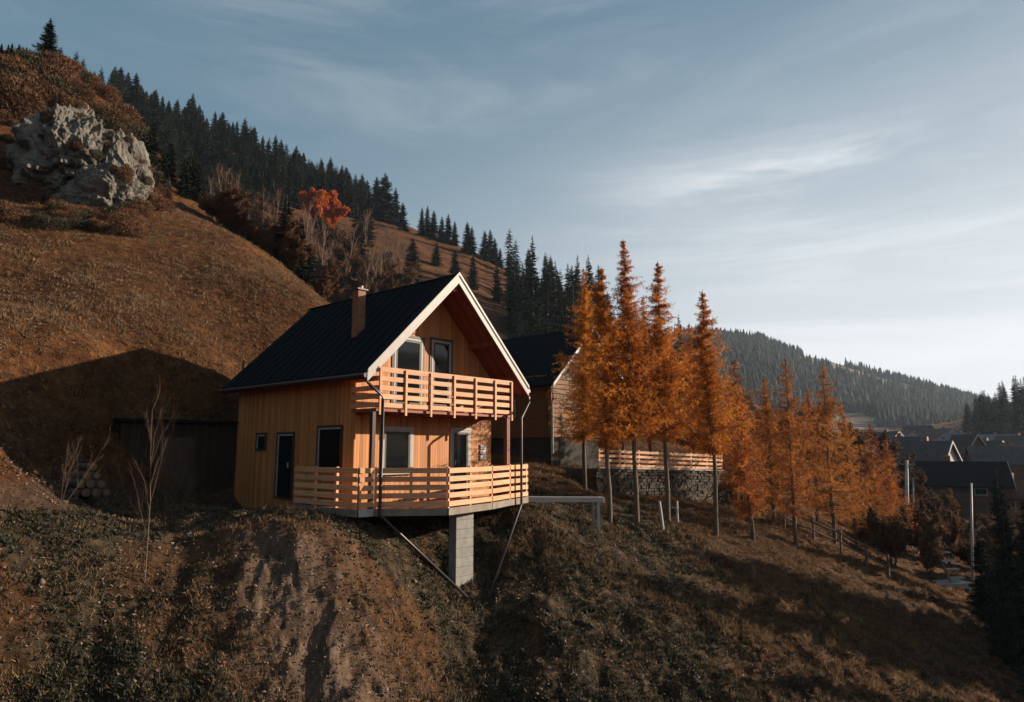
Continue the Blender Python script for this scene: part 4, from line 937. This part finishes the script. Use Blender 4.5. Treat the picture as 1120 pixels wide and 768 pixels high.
# foreground saplings on the bank
TW = bare_meshes(601, 3.7, .32, 1, thick=.0034, twigmat='twigs'); b = hit(158, 640); plant('sapling', TW, ('trunk', 'branches'), b, 1., .4, 'tall leafless sapling rising from the bank before the dark yard', 'sapling')
for i, (px, py, h, lab) in enumerate(((150, 566, 1.6, 'bare forked shoot left of the tall sapling'), (180, 562, 1.9, 'bare upright shoot right of the tall sapling'), (196, 564, 1.4, 'outermost right bare shoot beside the tall sapling'), (118, 560, 1.0, 'low thin twigs at the yard edge left of the sapling'), (104, 558, .8, 'lowest twiggy clump at the yard edge'), (66, 554, 1.9, 'thin crooked sapling in front of the log stack'))):
    b = hit(px, py); m_ = bare_meshes(610+i, 2., .35, 3 if h < 2 else 1, thick=.003, twigmat='twigs', bark='bark'); plant('sapling', m_, ('trunk', 'branches'), b, h/2., None, lab, 'sapling')

# ------------------------------------------------------------------ poles, village
def pole(px, Y, ty, lab, m, arm=False, rad_=.09):
    b = at_y(px, 560, Y); z = gz(b[0], b[1]); h = at_y(px, ty, Y)[2]-z
    e = empty('utility_pole', (b[0], b[1], z), .3, lab, 'pole'); e.rotation_euler = (0, R(4.5), 0); MB().tube([(0, 0, -.4), (0, 0, h)], [rad_*1.2, rad_*.8], 10).build('mast', M[m], e, smooth=True)
    if arm:
        a_ = MB().box(-.6, .6, -.05, .05, h-.35, h-.25).build('crossarm', M['beam'], e)
        for x in (-.5, 0, .5): MB().tube([(x, 0, h-.25), (x, 0, h-.08)], [.05, .03], 6).build('insulator', M['white_frame'], a_)
    return e
pole(1055, 33, 528, 'thin grey metal pole standing among the dark trees at right', 'barge', False, .055)
pole(990, 48, 503, 'pale concrete pole at the right end of the larch row', 'white_wall', True, .13)
pole(998, 53, 522, 'slimmer pole close behind the pale concrete one', 'concrete', False, .08)
def cottage(px, Y, yb, w, d, hwall, hroof, rot, lab, wall, roof, zoff=0, trim='barge', kind='cottage', nwin=2):
    b = at_y(px, yb, Y); z = gz(b[0], b[1])+zoff if yb is None else b[2]
    e = empty(kind, (b[0], b[1], z), R(rot), lab, 'house')
    MB().box(-w/2, w/2, -d/2, d/2, -6, hwall).build('wall', M[wall], e)
    MB().prism_y([(-w/2+.01, hwall), (w/2-.01, hwall), (0, hwall+hroof-.12)], -d/2+.01, d/2-.01).build('gable', M[wall], e)
    o = .4; k = hroof/(w/2)
    r_ = MB().prism_y([(-w/2-o, hwall-o*k), (-w/2-o, hwall-o*k+.16), (0, hwall+hroof+.16), (w/2+o, hwall-o*k+.16), (w/2+o, hwall-o*k), (0, hwall+hroof)], -d/2-o, d/2+o).build('roof', M[roof], e)
    for s in (-1, 1):
        MB().prism_y([(s*(w/2+o+.02), hwall-o*k-.06), (s*(w/2+o+.02), hwall-o*k+.2), (0, hwall+hroof+.2), (0, hwall+hroof-.1)], -d/2-o-.06, -d/2-o-.003).build('barge_board', M[trim], e)
    MB().box(w*.15, w*.15+.6, -.3, .3, hwall+hroof*.5, hwall+hroof+.7).build('chimney', M['brick'], r_)
    for i in range(nwin):
        x = -w/2+w*(i+.5)/nwin
        f = MB().box(x-.5, x+.5, -d/2-.06, -d/2-.003, hwall*.35, hwall*.8).build('window', M['white_frame'], e)
        MB().box(x-.42, x+.42, -d/2-.075, -d/2-.062, hwall*.35+.08, hwall*.8-.08).build('pane', M['glass'], f)
        y = -d/2+d*(i+.5)/nwin
        f = MB().box(-w/2-.06, -w/2-.003, y-.5, y+.5, hwall*.35, hwall*.8).build('window', M['white_frame'], e)
        MB().box(-w/2-.075, -w/2-.062, y-.42, y+.42, hwall*.35+.08, hwall*.8-.08).build('pane', M['glass'], f)
    return e
cottage(1040, 66, 545, 5.6, 8.5, 1.4, 1.9, 62, 'long dark wooden house with pale barge board on its right gable', 'dark_wood', 'roof')
cottage(1012, 88, 522, 5, 6, 2.2, 2.2, 40, 'small white-gabled cottage behind the left end of the long dark roof', 'white_wall', 'roof_old')
cottage(985, 110, 505, 4.5, 5.5, 2.0, 1.8, 55, 'dark hip-like house on the rise left of the white-gabled cottage', 'dark_wood', 'roof_old')
cottage(1058, 125, 508, 4.2, 5.5, 2.2, 3.0, 5, 'narrow cottage with a steep pale-edged triangular gable', 'dark_wood', 'roof_old')
cottage(1104, 98, 522, 5.5, 9, 2.0, 2.2, 68, 'long dark-roofed house near the right edge with a white rake', 'dark_wood', 'roof_old')
cottage(1102, 64, 566, 4.2, 5, 2.0, 1.3, 30, 'pinkish plastered cottage behind the open dark conifer', 'log_wood', 'roof_red')
cottage(1036, 150, 500, 5.5, 6, 2.0, 1.7, 80, 'low dark barn beyond the triangular gable', 'dark_wood', 'roof_old')
cottage(1082, 210, 484, 8, 10, 2.8, 2.6, 60, 'distant cottage with a reddish roof below the spruce wood', 'white_wall', 'roof_red')
cottage(1030, 230, 487, 8, 9, 2.8, 2.6, 20, 'distant pale cottage left of the red-roofed one', 'white_wall', 'roof_old')
cottage(968, 170, 492, 6, 7, 2.3, 2.0, 30, 'distant dark cottage nearest to the larch row', 'dark_wood', 'roof_old')
cottage(1005, 260, 482, 8, 9, 3, 2.6, 50, 'farthest grey cottage at the foot of the hazy hill', 'white_wall', 'roof_old')
cottage(1112, 150, 500, 6, 7, 2.3, 2.2, 20, 'cottage half cut by the right edge with a dark steep roof', 'dark_wood', 'roof_old')
for (px_, Y_, yb_, w_, rot_, wl_, rf_, lab_) in ((1048, 180, 492, 6, 15, 'white_wall', 'lattice', 'small white cottage with a grey roof above the triangular gable'), (1092, 175, 494, 6, 70, 'log_wood', 'lattice', 'brown cottage between the white rake and the red roof'),
    (1022, 190, 491, 5, 60, 'log_wood', 'roof_red', 'little brown cottage with a dull red roof at the village centre'), (1066, 260, 482, 7, 40, 'white_wall', 'roof_old', 'far white cottage just left of the spruce wood'), (990, 215, 487, 6, 10, 'white_wall', 'roof_red', 'far white cottage with a dull red roof near the larches'),
    (1050, 320, 478, 8, 75, 'log_wood', 'roof_old', 'farthest brown cottage under the hazy hill'), (1018, 340, 476, 8, 25, 'white_wall', 'lattice', 'farthest white cottage under the hazy hill'), (1078, 128, 505, 4.5, 35, 'white_wall', 'roof_old', 'small white cottage right of the triangular gable'),
    (1112, 118, 512, 4.5, 80, 'log_wood', 'roof_red', 'brown cottage at the right edge above the long dark roof')):
    cottage(px_, Y_, yb_, w_, w_*1.2, 2.2, w_*.33, rot_, lab_, wl_, rf_)
# concrete landing with white steps by the metal pole
b = Vector(at_y(1045, 640, 36)); st = empty('concrete_steps', b, R(12), 'pale concrete landing with white slatted steps behind the metal pole', 'steps')
MB().box(-1.2, .9, -.2, .8, -.15, .12).build('landing', M['white_wall'], st); MB().box(.62, .9, -.24, .1, -1.2, -.152).build('support', M['white_wall'], st)
for k in range(4): MB().box(-.2+k*.02, .62, .0+k*.25, .28+k*.25, .30+k*.38, .36+k*.38).build('step', M['white_wall'], st)
MB().bar((-.25, .0, .13), (-.12, 1.0, 1.7), .05, .08).build('stringer', M['beam'], st)

# ------------------------------------------------------------------ ground cover
def scatter(n_, seed, rmin, rmax, a0, a1, dens, bias=1.0):
    rg = np.random.default_rng(seed); a = np.radians(rg.uniform(a0, a1, n_)); r_ = rmin*(rmax/rmin)**rg.random(n_)
    Q = np.stack([r_*np.sin(a), r_*np.cos(a)], 1); Z = ground_z(Q); w = dens(Q, Z); k = rg.random(n_) < w; return Q[k], Z[k], r_[k], rg
def tufts(name, Q, Z, rg, nb, ln, wd, m, lean=.5, label='', cat=''):
    n_ = len(Q); C = np.repeat(np.column_stack([Q, Z-.01]), nb, 0)+np.concatenate([rg.normal(0, .035, (n_*nb, 2)), np.zeros((n_*nb, 1))], 1)
    D = rg.normal(0, lean, (n_*nb, 3)); D[:, 2] = np.abs(D[:, 2])*.4+.75; D = unit(D); sc = np.repeat(rg.uniform(.5, 1.5, n_), nb)*rg.uniform(.6, 1.2, n_*nb)
    V, F = leaf_tris(C, D, ln*sc, wd*sc); rn = np.clip(np.repeat(rg.random(n_), nb)*.7+rg.random(n_*nb)*.3, 0, 1)
    tag(link(name, np_mesh(name, V, F, M[m], rnd=rn)), label, cat, None, 'stuff')
def footprint(Q):
    x = Q[:, 0]-HO.x; y = Q[:, 1]-HO.y; lx = .658*x+.753*y; ly = -.753*x+.658*y; return (lx > -.3) & (lx < 5.8) & (ly > 1.2) & (ly < 7.7)
def d_dry(Q, Z):
    s, g_, p_, yd = zones(Q, Z); n_ = nz(Q, .8, 21, 3); return (.25+1.2*sstep(.38, .6, n_))*(1-.92*s)*(1-p_)*(1-.6*g_)*(~footprint(Q))*(1-yd*.95)
Q, Z, r__, rg = scatter(150000, 31, 10, 56, -42, 42, d_dry); tufts('dry_grass', Q, Z, rg, 6, .10, .014, 'grass_dry', .6, 'short dry brown grass covering the slopes', 'grass')
Q, Z, r__, rg = scatter(110000, 35, 20, 56, -42, 42, d_dry); tufts('meadow_tufts', Q, Z, rg, 6, .13, .022, 'grass_dry', .55, 'coarse dry tussocks speckling the brown meadow', 'grass')
def d_weed(Q, Z):
    s, g_, p_, yd = zones(Q, Z); n_ = nz(Q, 1.4, 22, 3); return g_*sstep(.35, .6, n_)*(1-.8*s)*(1-p_)*(~footprint(Q))
Q, Z, r__, rg = scatter(110000, 32, 10, 30, -42, 42, d_weed); tufts('weeds', Q, Z, rg, 7, .10, .035, 'weeds', .9, 'low dark green weeds on the bank below the house', 'weeds')
def d_lit(Q, Z):
    s, g_, p_, yd = zones(Q, Z); return (.35+.4*nz(Q, 1.1, 23, 3))*(Q[:, 1] < 30)*(1-.5*s)
Q, Z, r__, rg = scatter(80000, 33, 10, 32, -42, 42, d_lit)
n_ = len(Q); C = np.column_stack([Q, Z+.03]); D = rg.normal(size=(n_, 3)); D[:, 2] = np.abs(D[:, 2])*.4; D = unit(D); V, F = leaf_tris(C, D, rg.uniform(.03, .09, n_), rg.uniform(.03, .06, n_))
tag(link('fallen_leaves', np_mesh('fallen_leaves', V, F, M['litter'], rnd=rg.random(n_))), 'fallen leaves and dead stalks scattered on the bank', 'leaves', None, 'stuff')
# pebbles and clods on the bare bank
Q, Z, r__, rg = scatter(16000, 34, 11, 26, -40, 20, lambda Q, Z: .15*(Q[:, 1] < 24)+.8*zones(Q, Z)[0])
n_ = len(Q); V8 = np.array([(1, 0, 0), (-1, 0, 0), (0, 1, 0), (0, -1, 0), (0, 0, 1), (0, 0, -1)], float); F8 = np.array([(0, 2, 4), (2, 1, 4), (1, 3, 4), (3, 0, 4), (2, 0, 5), (1, 2, 5), (3, 1, 5), (0, 3, 5)])
V = (V8[None]*rg.uniform(.5, 1.3, (n_, 6, 1))*(rg.uniform(.01, .035, n_)*(1+1.3*(rg.random(n_) < .02)))[:, None, None]+np.column_stack([Q, Z+.005])[:, None, :]).reshape(-1, 3); F = (np.arange(n_)[:, None, None]*6+F8[None]).reshape(-1, 3)
M['stones'] = mat('stones', (.17, .12, .085), .95, attr='rnd')
tag(link('stones', np_mesh('stones', V, F, M['stones'], rnd=np.repeat(rg.random(n_), 8))), 'small stones and clods lying on the bare earth bank', 'stones', None, 'stuff')

# ------------------------------------------------------------------ air
hm = bpy.data.materials.new('haze'); hm.use_nodes = True; ht = hm.node_tree
ht.nodes.remove(ht.nodes['Principled BSDF']); pv = ht.nodes.new('ShaderNodeVolumePrincipled'); pv.inputs['Color'].default_value = (.66, .80, 1, 1); pv.inputs['Density'].default_value = .00012; pv.inputs['Anisotropy'].default_value = .3
ht.links.new(pv.outputs[0], ht.nodes['Material Output'].inputs['Volume'])
hz = MB().box(-2300, 2300, -2300, 2300, -60, 260).build('haze', hm); tag(hz, kind='stuff')
hz['label'] = 'thin blue haze in the valley air'; hz['category'] = 'haze'
